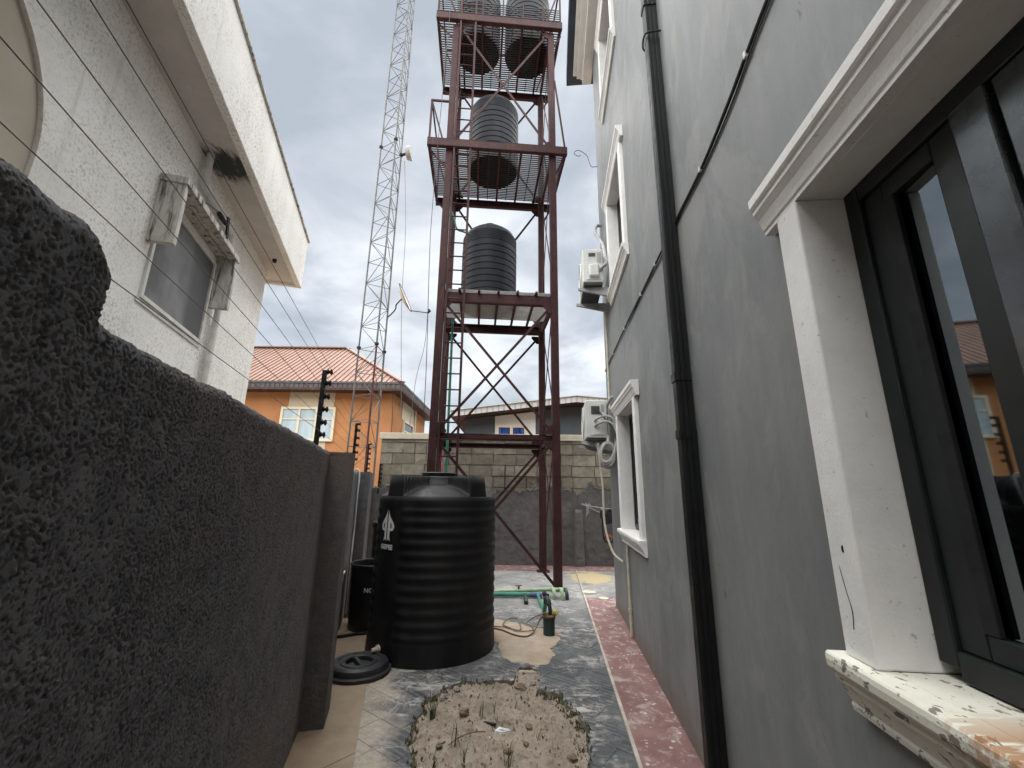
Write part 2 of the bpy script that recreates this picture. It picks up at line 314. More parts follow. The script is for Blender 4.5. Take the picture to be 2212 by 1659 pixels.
# pale cement dust caught in the stamped grooves
wear = m.math('MULTIPLY', m.ramp(relief, (0.0, 0.30), (0.22, 0.0)), m.ramp(m.noise(2.6, 4, 0.6), (0.38, 0.2), (0.62, 1.0)))
m.col(m.mix(wear, c, (0.36, 0.35, 0.33))); M_SLAB = m.m
m = MT('beige_cement_apron', 0.85, 0.2)
c = m.ramp(m.noise(3.0, 6, 0.65), (0.3, (0.24, 0.185, 0.13)), (0.7, (0.37, 0.30, 0.22)))
c = m.mix(m.ramp(m.noise(1.3, 4, 0.6), (0.5, 0.0), (0.7, 0.5)), c, (0.27, 0.17, 0.12))
vc = m.n('ShaderNodeTexVoronoi'); vc.feature = 'DISTANCE_TO_EDGE'; vc.inputs['Scale'].default_value = 0.9
m.l(m.pos(1.0, 0.8, 1, (0.3, 0.62, 0)), vc.inputs[0])
c = m.mix(m.ramp(vc.outputs[0], (0.0, 0.8), (0.006, 0.0)), c, (0.05, 0.04, 0.03))
m.col(c); m.bump(m.noise(60, 6, 0.7), 0.35, 0.006); M_APRON = m.m
m = MT('worn_red_floor_paint', 0.7, 0.3)
c = m.ramp(m.noise(4, 6, 0.65), (0.3, (0.165, 0.085, 0.08)), (0.7, (0.27, 0.16, 0.148)))
fl1 = m.noise(8, 6, 0.68, None, 0.6); fl2 = m.noise(30, 5, 0.65, None, 0.3)
c = m.mix(m.ramp(fl1, (0.53, 0.0), (0.63, 0.8)), c, (0.40, 0.34, 0.31))
c = m.mix(m.ramp(fl2, (0.66, 0.0), (0.69, 0.8)), c, (0.55, 0.51, 0.47))
spv = m.n('ShaderNodeTexVoronoi'); spv.inputs['Scale'].default_value = 17; m.l(m.pos(1, 1, 1, (1, 1, 0)), spv.inputs[0])
c = m.mix(m.math('MULTIPLY', m.ramp(spv.outputs[0], (0.16, 0.9), (0.24, 0.0)), m.ramp(m.noise(6, 3), (0.48, 0.0), (0.56, 1.0))), c, (0.56, 0.53, 0.50))
m.col(c); m.bump(fl1, 0.2, 0.004); m.bump(m.noise(70, 5, 0.7), 0.3, 0.004); M_REDFLOOR = m.m
m = MT('damp_sand', 0.95, 0.1)
c = m.ramp(m.noise(5, 7, 0.68), (0.3, (0.215, 0.178, 0.138)), (0.7, (0.37, 0.315, 0.255)))
c = m.mix(m.ramp(m.noise(45, 5, 0.7), (0.54, 0.0), (0.68, 0.65)), c, (0.15, 0.118, 0.09))
c = m.mix(m.ramp(m.noise(120, 3, 0.6), (0.70, 0.0), (0.74, 0.6)), c, (0.66, 0.62, 0.56))
m.col(c); m.bump(m.noise(70, 6, 0.75), 0.6, 0.012); M_SAND = m.m
m = MT('dry_orange_sand', 0.95, 0.1)
c = m.ramp(m.noise(4, 6, 0.65), (0.3, (0.33, 0.25, 0.175)), (0.7, (0.45, 0.385, 0.315)))
m.col(c); m.bump(m.noise(50, 6, 0.75), 0.5, 0.01); M_SAND2 = m.m
M_BROKEN = simple('broken_concrete_edge', (0.17, 0.145, 0.115), 0.95, 0.1, 0, 0.5, 16, 0.8, 50, 0.02).m
M_STONE = simple('brown_stone', (0.20, 0.155, 0.115), 0.95, 0.1, 0, 0.35, 25, 0.6, 90, 0.006).m
M_STONE2 = simple('grey_stone', (0.27, 0.25, 0.22), 0.95, 0.1, 0, 0.3, 25, 0.6, 90, 0.006).m
M_WEED = simple('weed_blade', (0.075, 0.088, 0.036), 0.8, 0.2, 0, 0.4, 18, 0).m
M_MOSS = simple('dry_moss', (0.12, 0.115, 0.06), 0.95, 0.1, 0, 0.45, 30, 0).m
M_SOIL = simple('bare_soil', (0.22, 0.16, 0.11), 0.95, 0.1, 0, 0.3, 2, 0.4).m
M_FOIL = simple('crumpled_white_plastic', (0.62, 0.62, 0.62), 0.4, 0.5, 0, 0.1, 20, 0).m
M_ROPE = simple('white_rope', (0.50, 0.49, 0.46), 0.8, 0.2, 0, 0.2, 30, 0).m
M_REDCLOTH = simple('faded_red_plastic', (0.22, 0.05, 0.035), 0.6, 0.3, 0, 0.2, 9, 0).m
M_BLUEWHITE = simple('blue_white_rag', (0.32, 0.35, 0.62), 0.7, 0.3, 0, 0.3, 25, 0).m
M_BLACKRUB = simple('black_rubber', (0.015, 0.015, 0.017), 0.7, 0.3, 0, 0.3, 9, 0).m

# ---------------------------------------------------------------- mesh helpers
class MB:
    def __init__(s): s.v = []; s.f = []; s.smooth = False
    def add(s, vs, fs):
        b = len(s.v); s.v += [tuple(p) for p in vs]; s.f += [tuple(i+b for i in f) for f in fs]; return s
    def obox(s, o, a, b, c):            # corner + three edge vectors
        o, a, b, c = Vector(o), Vector(a), Vector(b), Vector(c)
        if a.cross(b).dot(c) < 0: a, b = b, a
        vs = [o, o+a, o+a+b, o+b, o+c, o+a+c, o+a+b+c, o+b+c]
        return s.add(vs, [(3, 2, 1, 0), (4, 5, 6, 7), (0, 1, 5, 4), (1, 2, 6, 5), (2, 3, 7, 6), (3, 0, 4, 7)])
    def box(s, x0, x1, y0, y1, z0, z1): return s.obox((x0, y0, z0), (x1-x0, 0, 0), (0, y1-y0, 0), (0, 0, z1-z0))
    def bar(s, p, q, w, d=None, up=(0, 0, 1)):
        p, q = Vector(p), Vector(q); t = (q-p); u = Vector(up); d = d or w
        a = t.cross(u)
        if a.length < 1e-5: a = t.cross(Vector((1, 0, 0)))
        a.normalize(); b = a.cross(t).normalized()
        return s.obox(p-a*w/2-b*d/2, a*w, b*d, t)
    def tube(s, pts, r, n=8, caps=True, closed=False):
        pts = [Vector(p) for p in pts]; m = len(pts); rings = []
        prev = None
        for i, p in enumerate(pts):
            t = (pts[min(i+1, m-1)]-pts[max(i-1, 0)]).normalized()
            if prev is None:
                a = t.cross(Vector((0, 0, 1)))
                if a.length < 1e-3: a = t.cross(Vector((1, 0, 0)))
                a.normalize()
            else:
                a = (prev-t*prev.dot(t)); a.normalize()
            prev = a; b = t.cross(a); rr = r[i] if isinstance(r, (list, tuple)) else r
            rings.append([p+(a*math.cos(2*math.pi*k/n)+b*math.sin(2*math.pi*k/n))*rr for k in range(n)])
        vs = [q for ring in rings for q in ring]; fs = []
        for i in range(m-1):
            for k in range(n): fs.append((i*n+k, i*n+(k+1) % n, (i+1)*n+(k+1) % n, (i+1)*n+k))
        if caps: fs += [tuple(range(n))[::-1], tuple((m-1)*n+k for k in range(n))]
        return s.add(vs, fs)
    def lathe(s, c, prof, n=48, cap=True):
        vs = []; fs = []
        for r, z in prof: vs += [(c[0]+r*math.cos(2*math.pi*k/n), c[1]+r*math.sin(2*math.pi*k/n), c[2]+z) for k in range(n)]
        for i in range(len(prof)-1):
            for k in range(n): fs.append((i*n+k, i*n+(k+1) % n, (i+1)*n+(k+1) % n, (i+1)*n+k))
        if cap: fs += [tuple(range(n))[::-1], tuple((len(prof)-1)*n+k for k in range(n))]
        return s.add(vs, fs)
    def extrude(s, prof, o, du, dv, dw):   # 2D profile in (du,dv), swept along dw
        o, du, dv, dw = Vector(o), Vector(du), Vector(dv), Vector(dw); n = len(prof)
        vs = [o+du*a+dv*b for a, b in prof]; vs += [v+dw for v in vs]
        fs = [(i, (i+1) % n, n+(i+1) % n, n+i) for i in range(n)]
        tri = tessellate_polygon([[Vector((a, b, 0)) for a, b in prof]])
        fs += [tuple(t) for t in tri] + [tuple(n+i for i in t)[::-1] for t in tri]
        return s.add(vs, fs)
    def build(s, name, mat, parent=None, smooth=False, bevel=0.0, fixn=True, merge=False):
        V = np.array(s.v, float); lo, hi = V.min(0), V.max(0)
        c = np.array(((lo[0]+hi[0])/2, (lo[1]+hi[1])/2, lo[2]))
        me = bpy.data.meshes.new(name); me.from_pydata((V-c).tolist(), [], s.f)
        if fixn or merge:
            import bmesh
            bm = bmesh.new(); bm.from_mesh(me)
            if merge: bmesh.ops.remove_doubles(bm, verts=bm.verts, dist=1e-5)
            bmesh.ops.recalc_face_normals(bm, faces=bm.faces); bm.to_mesh(me); bm.free()
        o = bpy.data.objects.new(name, me); C.objects.link(o)
        me.materials.append(mat)
        if smooth: me.polygons.foreach_set('use_smooth', [True]*len(me.polygons)); me.set_sharp_from_angle(angle=R(32))
        put(o, c, parent)
        if bevel:
            b = o.modifiers.new('bevel', 'BEVEL'); b.width = bevel; b.segments = 2; b.limit_method = 'ANGLE'; b.angle_limit = R(40)
        return o
WL = {}
def put(o, loc, parent):
    loc = Vector(loc); WL[o.name] = loc
    if parent is not None:
        o.parent = parent; o.location = loc-WL[parent.name]
    else: o.location = loc
def tag(o, label, cat, group=None):
    o['label'] = label; o['category'] = cat
    if group: o['group'] = group
    return o
def struct(o): o['kind'] = 'structure'; return o
def thing(name, loc, label, cat, group=None):
    o = bpy.data.objects.new(name, None); C.objects.link(o); o.empty_display_size = 0.2; put(o, loc, None)
    return tag(o, label, cat, group)
def inst(src, name, loc, parent, rot=None, scale=None):
    o = src.copy(); o.name = name; C.objects.link(o); put(o, loc, parent)
    if rot is not None: o.rotation_euler = rot
    if scale is not None: o.scale = scale
    return o
def bez(pts, n=10):                     # Catmull-Rom through points
    P = [Vector(p) for p in pts]; P = [P[0]*2-P[1]]+P+[P[-1]*2-P[-2]]; out = []
    for i in range(1, len(P)-2):
        for k in range(n):
            t = k/n; a, b, c, d = P[i-1], P[i], P[i+1], P[i+2]
            out.append(0.5*((2*b)+(c-a)*t+(2*a-5*b+4*c-d)*t*t+(3*b-a-3*c+d)*t**3))
    return out+[P[-2]]
_tab = np.random.RandomState(11).rand(256, 256)
def vnoise(x, y, seed=0):
    x = x+seed*17.31; y = y+seed*9.77
    xi = np.floor(x).astype(int); yi = np.floor(y).astype(int); fx = x-xi; fy = y-yi
    fx = fx*fx*(3-2*fx); fy = fy*fy*(3-2*fy)
    g = lambda i, j: _tab[i & 255, j & 255]
    return (g(xi, yi)*(1-fx)+g(xi+1, yi)*fx)*(1-fy)+(g(xi, yi+1)*(1-fx)+g(xi+1, yi+1)*fx)*fy
def fbm(x, y, seed=0, oct=4, gain=0.55):
    a = 1; s_ = 0; t = 0
    for o in range(oct): s_ = s_+a*vnoise(x*2**o, y*2**o, seed+o*3); t += a; a *= gain
    return s_/t
def gridmesh(name, P, mat, parent=None, smooth=True, flip=False):
    """P: (n,m,3) array"""
    n, m_, _ = P.shape
    V = P.reshape(-1, 3); lo, hi = V.min(0), V.max(0); c = np.array(((lo[0]+hi[0])/2, (lo[1]+hi[1])/2, lo[2]))
    I = np.arange(n*m_).reshape(n, m_)
    F = np.stack([I[:-1, :-1], I[1:, :-1], I[1:, 1:], I[:-1, 1:]], -1).reshape(-1, 4)
    if flip: F = F[:, ::-1]
    me = bpy.data.meshes.new(name); me.from_pydata((V-c).tolist(), [], F.tolist()); me.materials.append(mat)
    if smooth: me.polygons.foreach_set('use_smooth', [True]*len(me.polygons))
    o = bpy.data.objects.new(name, me); C.objects.link(o); put(o, c, parent); return o

class Frame:                            # wall frame: s along wall, p outwards, z up
    def __init__(f, a, b, side):
        L = math.hypot(1, b); f.o = Vector((a, 0, 0)); f.u = Vector((b/L, 1/L, 0))
        f.n = Vector((-1/L, b/L, 0)) if side < 0 else Vector((1/L, -b/L, 0))
    def __call__(f, s, p, z): return f.o+f.u*s+f.n*p+Vector((0, 0, z))
    def box(f, mb, s0, s1, p0, p1, z0, z1): return mb.obox(f(s0, p0, z0), f.u*(s1-s0), f.n*(p1-p0), (0, 0, z1-z0))
RW = Frame(0.829, 0.097, -1)            # right building facade
LW = Frame(-0.4992, -0.2645, 1)         # left boundary wall
HW = Frame(-2.6, -0.294, 1)             # left neighbour house

# ================================================================= GROUND
g = MB(); g.add([(-600, -600, -0.12), (600, -600, -0.12), (600, 600, -0.12), (-600, 600, -0.12)], [(0, 1, 2, 3)])
struct(g.build('ground', M_SOIL))
rnd = random.Random(3)
def rough_poly(pts, amp, step=0.03, seed=1):
    out_ = []; n = len(pts)
    for i in range(n):
        a, b = Vector(pts[i]), Vector(pts[(i+1) % n]); L = (b-a).length; k = max(1, int(L/step))
        nn = Vector((-(b-a).y, (b-a).x)).normalized()
        for j in range(k):
            p = a.lerp(b, j/k); d = (vnoise(np.array(p.x*9.0), np.array(p.y*9.0), seed)-0.5)*2+(vnoise(np.array(p.x*30.0), np.array(p.y*30.0), seed+2)-0.5)
            p = p+nn*float(d)*amp; out_.append((p.x, p.y))
    return out_
pit = [(-0.42, 1.6), (-0.50, 2.55), (-0.55, 2.80), (-0.62, 3.05), (-0.62, 3.30), (-0.60, 3.52), (-0.50, 3.72), (-0.37, 3.89), (-0.16, 3.90), (0.03, 3.89), (0.075, 4.0), (0.085, 4.19), (0.285, 4.22),
       (0.285, 4.08), (0.25, 3.80), (0.375, 3.66), (0.50, 3.42), (0.545, 3.2), (0.50, 3.0), (0.45, 2.80), (0.40, 2.4), (0.36, 1.6)]
hole = rough_poly(pit, 0.032, 0.022, 4)
def redx(y): return 0.49+0.0905*y
outer = [(-0.14-0.257*-3, -3), (redx(-3), -3), (redx(8.75), 8.75), (-2.39, 8.75)]
def tess(rings, z, mb):
    vv = [Vector((p[0], p[1], 0)) for r_ in rings for p in r_]
    tri = tessellate_polygon([[Vector((p[0], p[1], 0)) for p in r_] for r_ in rings])
    mb.add([(v.x, v.y, z) for v in vv], [tuple(t) for t in tri])
sb = MB(); tess([outer, hole], -0.003, sb)
slab = struct(sb.build('concrete_yard', simple('pale_joint_cement', (0.30, 0.29, 0.275), 0.95, 0.1, 0, 0.4, 9, 0.4).m, fixn=True))
if slab.data.polygons[0].normal.z < 0: slab.data.flip_normals()
# stamped panels, clipped to the yard outline and to the broken-out hole
ang = R(-38); ca, sa = math.cos(ang), math.sin(ang); LP, WP, GP = 0.46, 0.23, 0.005
yard = [(-0.14-0.257*2.15, 2.15), (redx(2.15)-0.006, 2.15), (redx(8.75)-0.006, 8.74), (-2.38, 8.74)]
pv_ = []; pf_ = []; pr_ = random.Random(12)
def addface(pts): 
    b_ = len(pv_); pv_.extend(Vector(p) for p in pts); pf_.append(list(range(b_, b_+len(pts))))
addface(yard); addface(hole[::-1])
for r_ in range(-60, 60):
    for k in range(-40, 40):
        u0 = k*LP+(r_ % 2)*LP*0.5+(r_*0.137 % 0.08); v0 = r_*WP
        if (r_*7+k*3) % 5 == 0: parts = [(u0, u0+LP/2), (u0+LP/2, u0+LP)]
        else: parts = [(u0, u0+LP)]
        for (a_, b_) in parts:
            q = [(a_+GP/2, v0+GP/2), (b_-GP/2, v0+GP/2), (b_-GP/2, v0+WP-GP/2), (a_+GP/2, v0+WP-GP/2)]
            q = [(x_*ca-y_*sa, x_*sa+y_*ca) for x_, y_ in q]
            mx_, my_ = sum(p[0] for p in q)/4, sum(p[1] for p in q)/4
            if -2.8 < mx_ < 1.6 and 1.8 < my_ < 9.0: addface(q)
ov, oe, of, _, _, ofi = delaunay_2d_cdt(pv_, [], pf_, 0, 1e-5)
grp = {}
for f, src_ in zip(of, ofi):
    if 0 in src_ and 1 not in src_:
        for q in src_:
            if q > 1: grp.setdefault(q, []).append(f)
hidden = []
for q, tris in grp.items():
    ed_ = {}
    for t_ in tris:
        for a_, b_ in ((t_[0], t_[1]), (t_[1], t_[2]), (t_[2], t_[0])): ed_[(a_, b_)] = 1
    rimE = [e_ for e_ in ed_ if (e_[1], e_[0]) not in ed_]
    ids = sorted({i_ for t_ in tris for i_ in t_}); mp = {a_: n_ for n_, a_ in enumerate(ids)}; nI = len(ids); dz = pr_.uniform(-0.0008, 0.0008)
    mb = MB(); mb.add([(ov[i_].x, ov[i_].y, dz) for i_ in ids]+[(ov[i_].x, ov[i_].y, -0.004) for i_ in ids],
                      [tuple(mp[i_] for i_ in t_) for t_ in tris]+[(mp[b_], mp[a_], nI+mp[a_], nI+mp[b_]) for a_, b_ in rimE])
    mb.build('stamped_panel', M_SLAB, slab, fixn=False)
rim = MB(); n = len(hole)
rv = []
for (px, py) in hole:
    cxp, cyp = -0.05, 3.0; d = Vector((cxp-px, cyp-py)); d.normalize(); k = rnd.uniform(0.0, 0.02)
    rv.append(((px, py, -0.001), (px+d.x*k, py+d.y*k, -0.035), (px+d.x*(k+0.02), py+d.y*(k+0.02), -0.10)))
vs = [q for t in rv for q in t]
fs = []
for i in range(n):
    j = (i+1) % n
    for a in (0, 1): fs.append((i*3+a, j*3+a, j*3+a+1, i*3+a+1))
rim.add(vs, fs); rim.build('broken_edge', M_BROKEN, slab)
# sand bed in the pit
X, Y = np.meshgrid(np.linspace(-0.75, 0.65, 180), np.linspace(1.5, 4.35, 360), indexing='ij')
Z = -0.026+0.028*(fbm(X*4, Y*4, 1, 3)-0.5)*1.6+0.018*(fbm(X*22, Y*22, 5, 3)-0.5)*1.6
Z = Z+np.clip((fbm(X*38, Y*38, 9, 2)-0.66)*0.12, 0, 0.02)+np.clip((fbm(X*17, Y*17, 15, 3)-0.63)*0.10, 0, 0.02)-np.clip((fbm(X*8, Y*8, 19, 3)-0.62)*0.08, 0, 0.02)
Z = np.minimum(Z, -0.004)
struct(gridmesh('sand_bed', np.stack([X, Y, Z], -1), M_SAND))
# sand spread around the borehole
def spread(name, pts, h, mat, seed, x0, x1, y0, y1):
    X, Y = np.meshgrid(np.linspace(x0, x1, 110), np.linspace(y0, y1, 150), indexing='ij')
    P = np.array(pts); inside = np.zeros(X.shape); dmin = np.full(X.shape, 9.0)
    for i in range(len(P)):
        a, b = P[i], P[(i+1) % len(P)]; ab = b-a
        t = np.clip(((X-a[0])*ab[0]+(Y-a[1])*ab[1])/(ab@ab), 0, 1)
        dmin = np.minimum(dmin, np.hypot(X-a[0]-t*ab[0], Y-a[1]-t*ab[1]))
        cr = ((a[1] > Y) != (b[1] > Y)) & (X < (b[0]-a[0])*(Y-a[1])/(b[1]-a[1]+1e-12)+a[0]); inside = np.where(cr, 1-inside, inside)
    d = np.where(inside > 0, dmin, -dmin)+(fbm(X*7, Y*7, seed, 4)-0.5)*0.16
    Z = np.clip(d/0.06, -1, 1)*h*(0.7+0.6*fbm(X*18, Y*18, seed+4, 3))+np.where(d > 0, 0.003, -0.004)
    return struct(gridmesh(name, np.stack([X, Y, Z], -1), mat))
spread('sand_spread', [(-0.25, 5.62), (-0.02, 5.50), (0.16, 5.30), (0.30, 5.22), (0.45, 5.22), (0.58, 5.18), (0.52, 4.85), (0.44, 4.68), (0.42, 4.5), (0.36, 4.25), (0.0, 4.25), (-0.10, 4.55), (-0.16, 4.85), (-0.3, 5.1)],
       0.010, M_SAND2, 6, -0.5, 0.75, 4.1, 5.8)
# beige apron along the left wall
ap = MB(); ap.add([(LW(-3, 0.0, 0).x-0.05, LW(-3, 0, 0).y, 0.004), (-0.14+0.257*3, -3, 0.004), (-0.14-0.257*9.3, 9.3, 0.004), (LW(9.6, 0, 0).x-0.05, 9.3, 0.004)], [(0, 1, 2, 3)])
struct(ap.build('concrete_apron', M_APRON))
# red painted path beside the building (a low step) and red strip along the back wall
rp_ = MB(); a0, a1 = (redx(-3), -3), (redx(6.62), 6.62)
rp_.add([(a0[0], a0[1], 0.012), (a0[0]+0.8, a0[1], 0.012), (a1[0]+0.8, a1[1], 0.012), (a1[0], a1[1], 0.012), (a0[0], a0[1], -0.05), (a1[0], a1[1], -0.05), (a1[0]+0.8, a1[1], -0.05)], [(0, 1, 2, 3), (0, 3, 5, 4), (3, 2, 6, 5)])
struct(rp_.build('red_path', M_REDFLOOR))
kb = MB(); kb.obox((redx(-3)-0.012, -3, -0.05), (0.022, 0, 0), (redx(8.7)-redx(-3), 11.7, 0), (0, 0, 0.068)); struct(kb.build('path_edge_strip', simple('cement_edge', (0.42, 0.38, 0.33), 0.9, 0.1, 0, 0.3, 9, 0.4).m))
fr_ = MB(); fr_.add([(redx(6.62)+0.01, 6.62, 0.0), (6, 6.62, 0.0), (6, 8.75, 0.0), (redx(8.75)+0.01, 8.75, 0.0)], [(0, 1, 2, 3)]); struct(fr_.build('concrete_corner', M_SLAB))
br_ = MB(); br_.add([(-3.2, 8.75, 0.006), (6, 8.75, 0.006), (6, 9.35, 0.006), (-3.2, 9.35, 0.006), (-3.2, 8.75, -0.05), (6, 8.75, -0.05)], [(0, 1, 2, 3), (0, 4, 5, 1)]); struct(br_.build('red_border', M_REDFLOOR))

# ================================================================= LEFT BOUNDARY WALL (roughcast)
bw = thing('boundary_wall', LW(3, 0, 0), 'long dark grey roughcast boundary wall on the left with pilasters', 'wall')
def rough_h(S, Zz, seed=0):
    warp = (fbm(S*13, Zz*13, 40, 2)-0.5)*0.7
    a = fbm(S*230+warp*5, Zz*200+warp*4, seed+1, 2, 0.55); b = fbm(S*70, Zz*70, seed+7, 2); p = fbm(S*5.5, Zz*5.5, seed+13, 3)
    h = (a-0.5)*1.35+(b-0.5)*0.30
    flat = np.clip((p-0.46)*5, 0, 1)                      # trowel-flattened places
    top = 0.055-0.11*flat
    return np.minimum(h, top)+0.05*np.minimum(a, 0.6)
AMP = 0.0105
def wall_face(name, s0, s1, ds, dz, ztf, seed=0, parent=None, thick=0.17, endcap=False):
    sv = np.linspace(s0, s1, int((s1-s0)/ds)+1); zt = ztf(sv); nz_ = int(zt.max()/dz)+1
    S_ = np.repeat(sv[:, None], nz_, 1); Zz = np.linspace(0, 1, nz_)[None, :]*zt[:, None]
    Pp = rough_h(S_, Zz, seed)*AMP-0.012*np.clip((Zz-(zt[:, None]-0.03))/0.03, 0, 1)**2
    k = 9; tt = np.linspace(0, 1, k+1)[1:]
    St = np.repeat(S_[:, :1], k, 1); Pt = Pp[:, -1:]-tt[None, :]*thick; Zt = Zz[:, -1:]+0.008*np.sin(tt*math.pi)[None, :]+(vnoise(St*75, Pt*75, seed+8)-0.5)*0.016
    S2 = np.concatenate([S_, St], 1); P2 = np.concatenate([Pp, Pt], 1); Z2 = np.concatenate([Zz, Zt], 1)
    if endcap:
        for q in (0.02, 0.07, 0.12, 0.18):
            S2 = np.concatenate([S2, np.full_like(S2[-1:], s1+0.002)+(vnoise(Z2[-1:]*80, Z2[-1:]*0+q*90, 5)-0.5)*0.010], 0); P2 = np.concatenate([P2, np.full_like(P2[-1:], -q)], 0); Z2 = np.concatenate([Z2, Z2[-1:]], 0)
    o, u, n_ = LW.o, LW.u, LW.n
    return gridmesh(name, np.stack([o.x+u.x*S2+n_.x*P2, o.y+u.y*S2+n_.y*P2, Z2], -1), M_ROUGH, parent)
def edge_n(sv, seed, amp): return (fbm(sv*9, sv*0+3, seed+21, 3)-0.5)*1.2*amp+(fbm(sv*60, sv*0, seed+5, 3)-0.5)*amp*1.1
zlow = lambda sv: 1.757+edge_n(sv, 0, 0.013)
zhigh = lambda sv: 1.890+edge_n(sv, 2, 0.012)-np.clip((0.60-sv)/0.35, 0, 1)*0.022-np.clip((sv-0.595)/0.065, 0, 1)**2.0*0.040
wall_face('wall_face', 0.66, 1.60, 0.0022, 0.0023, zlow, parent=bw)
wall_face('wall_face', 1.60, 3.30, 0.0032, 0.0034, zlow, parent=bw)
wall_face('wall_face', 0.20, 0.66, 0.0022, 0.0024, zhigh, parent=bw, endcap=True)
wall_face('wall_face', -3.0, 0.20, 0.018, 0.018, zhigh, parent=bw)
wall_face('wall_face', 3.27, 9.6, 0.02, 0.02, lambda sv: 1.70+edge_n(sv, 1, 0.012), parent=bw)
core = MB(); LW.box(core, -3, 9.6, -0.18, -0.03, 0, 1.69); core.build('wall_core', M_ROUGH, bw)
def pilaster(s0, s1, p, z1, seed):
    per = []   # perimeter path front face, outer face, far face
    st = 0.007
    path = [(s0, -0.03)]
    for i in range(int((p+0.03)/st)+1): path.append((s0, min(p, -0.03+i*st)))
    for i in range(int((s1-s0)/st)+1): path.append((s0+i*st, p))
    for i in range(int((p+0.03)/st)+1): path.append((s1, max(-0.03, p-i*st)))
    nz = int(z1/0.007); rows = []
    for i, (a, b) in enumerate(path):
        zz_ = np.linspace(0, z1, nz); q = np.full(nz, i*st)
        h = rough_h(q+seed, zz_, seed)*0.0095
        if b >= p-1e-6 and s0 < a < s1: off = LW.n
        elif a <= s0+1e-6: off = -LW.u
        else: off = LW.u
        b0 = LW(a, b, 0)
        zq = zz_+np.where(zz_ > z1-0.02, (fbm(q*14, q*0, seed, 3)-0.5)*0.03, 0)
        rows.append(np.stack([b0.x+off.x*h, b0.y+off.y*h, zq], -1))
    gridmesh('pilaster', np.array(rows), M_ROUGH, bw, flip=True)
    cp = MB(); LW.box(cp, s0+0.004, s1-0.004, -0.16, p-0.004, z1-0.05, z1-0.002); cp.build('pilaster_cap', M_ROUGH, bw)
pilaster(3.22, 3.50, 0.15, 1.757, 3)
pilaster(5.72, 6.30, 0.15, 1.70, 5)
# white cable clipped to the wall and small white bracket
cd = MB(); cd.tube(bez([LW(5.55, -0.05, 1.712), LW(5.52, 0.03, 1.70), LW(5.5, 0.035, 1.4), LW(5.52, 0.035, 1.0), LW(5.48, 0.035, 0.7), LW(5.5, 0.035, 0.1)]), 0.010, 8)
tag(cd.build('white_cable', M_WHITEPIPE, smooth=True), 'thin white cable running down the left wall between its two pilasters', 'cable')
bk_ = MB(); bk_.obox(LW(3.54, 0.05, 0.86), LW.u*0.10, LW.n*0.10, (0, 0, 0.012)); bk_.obox(LW(3.54, 0.05, 0.78), LW.u*0.10, LW.n*0.012, (0, 0, 0.08)); bk_.obox(LW(3.60, 0.062, 0.80), LW.u*0.01, LW.n*0.08, (0, 0, 0.06))
tag(bk_.build('pipe_bracket', M_WHITEPIPE), 'small white bracket on the left wall just past the near pilaster', 'bracket')

# ================================================================= FENCE POSTS AND WIRES
WZ = [1.875, 1.965, 2.063, 2.160, 2.262, 2.350]
def fence_post(pt, z0, zs, label, lean=0.0):
    t = thing('electric_fence_post', pt(0, 0, z0), label, 'fence post', 'electric fence posts on the left boundary')
    mb = MB(); o = pt(0, 0, 0)
    mb.obox(pt(-0.016, -0.016, z0-0.02), LW.u*0.032, LW.n*0.032, Vector((0, 0, zs[-1]+0.03-z0))); mb.build('pole', M_PVC_BLACK, t, bevel=0.003)
    for zi in zs:
        b = MB(); q = pt(0, 0, zi); a = (LW.n*0.3-LW.u*0.95).normalized()
        a = LW.n
        rings = [(0.010, 0.016), (0.024, 0.022), (0.012, 0.030), (0.012, 0.036), (0.024, 0.044), (0.020, 0.052), (0.006, 0.056)]
        b.tube([q+a*d for r_, d in rings], [r_ for r_, d in rings], 10); b.build('insulator', M_BLACKRUB, t, smooth=True)
    return t
fence_post(lambda s, p, z: LW(3.20+s, -0.10+p, z), 1.72, WZ, 'tall black fence post nearest the camera, in front of the orange house window')
fence_post(lambda s, p, z: LW(5.95+s, -0.10+p, z), 1.67, WZ, 'second black fence post along the wall, larger of the two seen against the mast')
fence_post(lambda s, p, z: LW(8.75+s, -0.10+p, z), 1.67, WZ, 'third black fence post along the wall, smaller of the two seen against the mast')
fence_post(lambda s, p, z: Vector((-2.83, 9.28, z))+LW.u*s+LW.n*p, 1.40, [1.53+0.094*i for i in range(6)], 'lowest black fence post, beside the left end of the block wall')
for i, zi in enumerate(WZ):
    mb = MB(); pts = []
    for (s0, s1) in ((-2.6, 3.2), (3.2, 5.95), (5.95, 8.75)):
        for k in range(9):
            t_ = k/9; pts.append(LW(s0+(s1-s0)*t_, -0.046, zi-0.012*4*t_*(1-t_)))
    pts.append(LW(8.75, -0.046, zi)); pts.append(Vector((-2.80, 9.26, 1.53+0.094*i)))
    mb.tube(pts, 0.0012, 5)
    nm = ['lowest', 'second lowest', 'third lowest', 'third highest', 'second highest', 'topmost'][i]
    tag(mb.build('fence_wire', M_WIRE), nm+' of the six thin fence wires strung above the left wall', 'wire', 'electric fence wires')

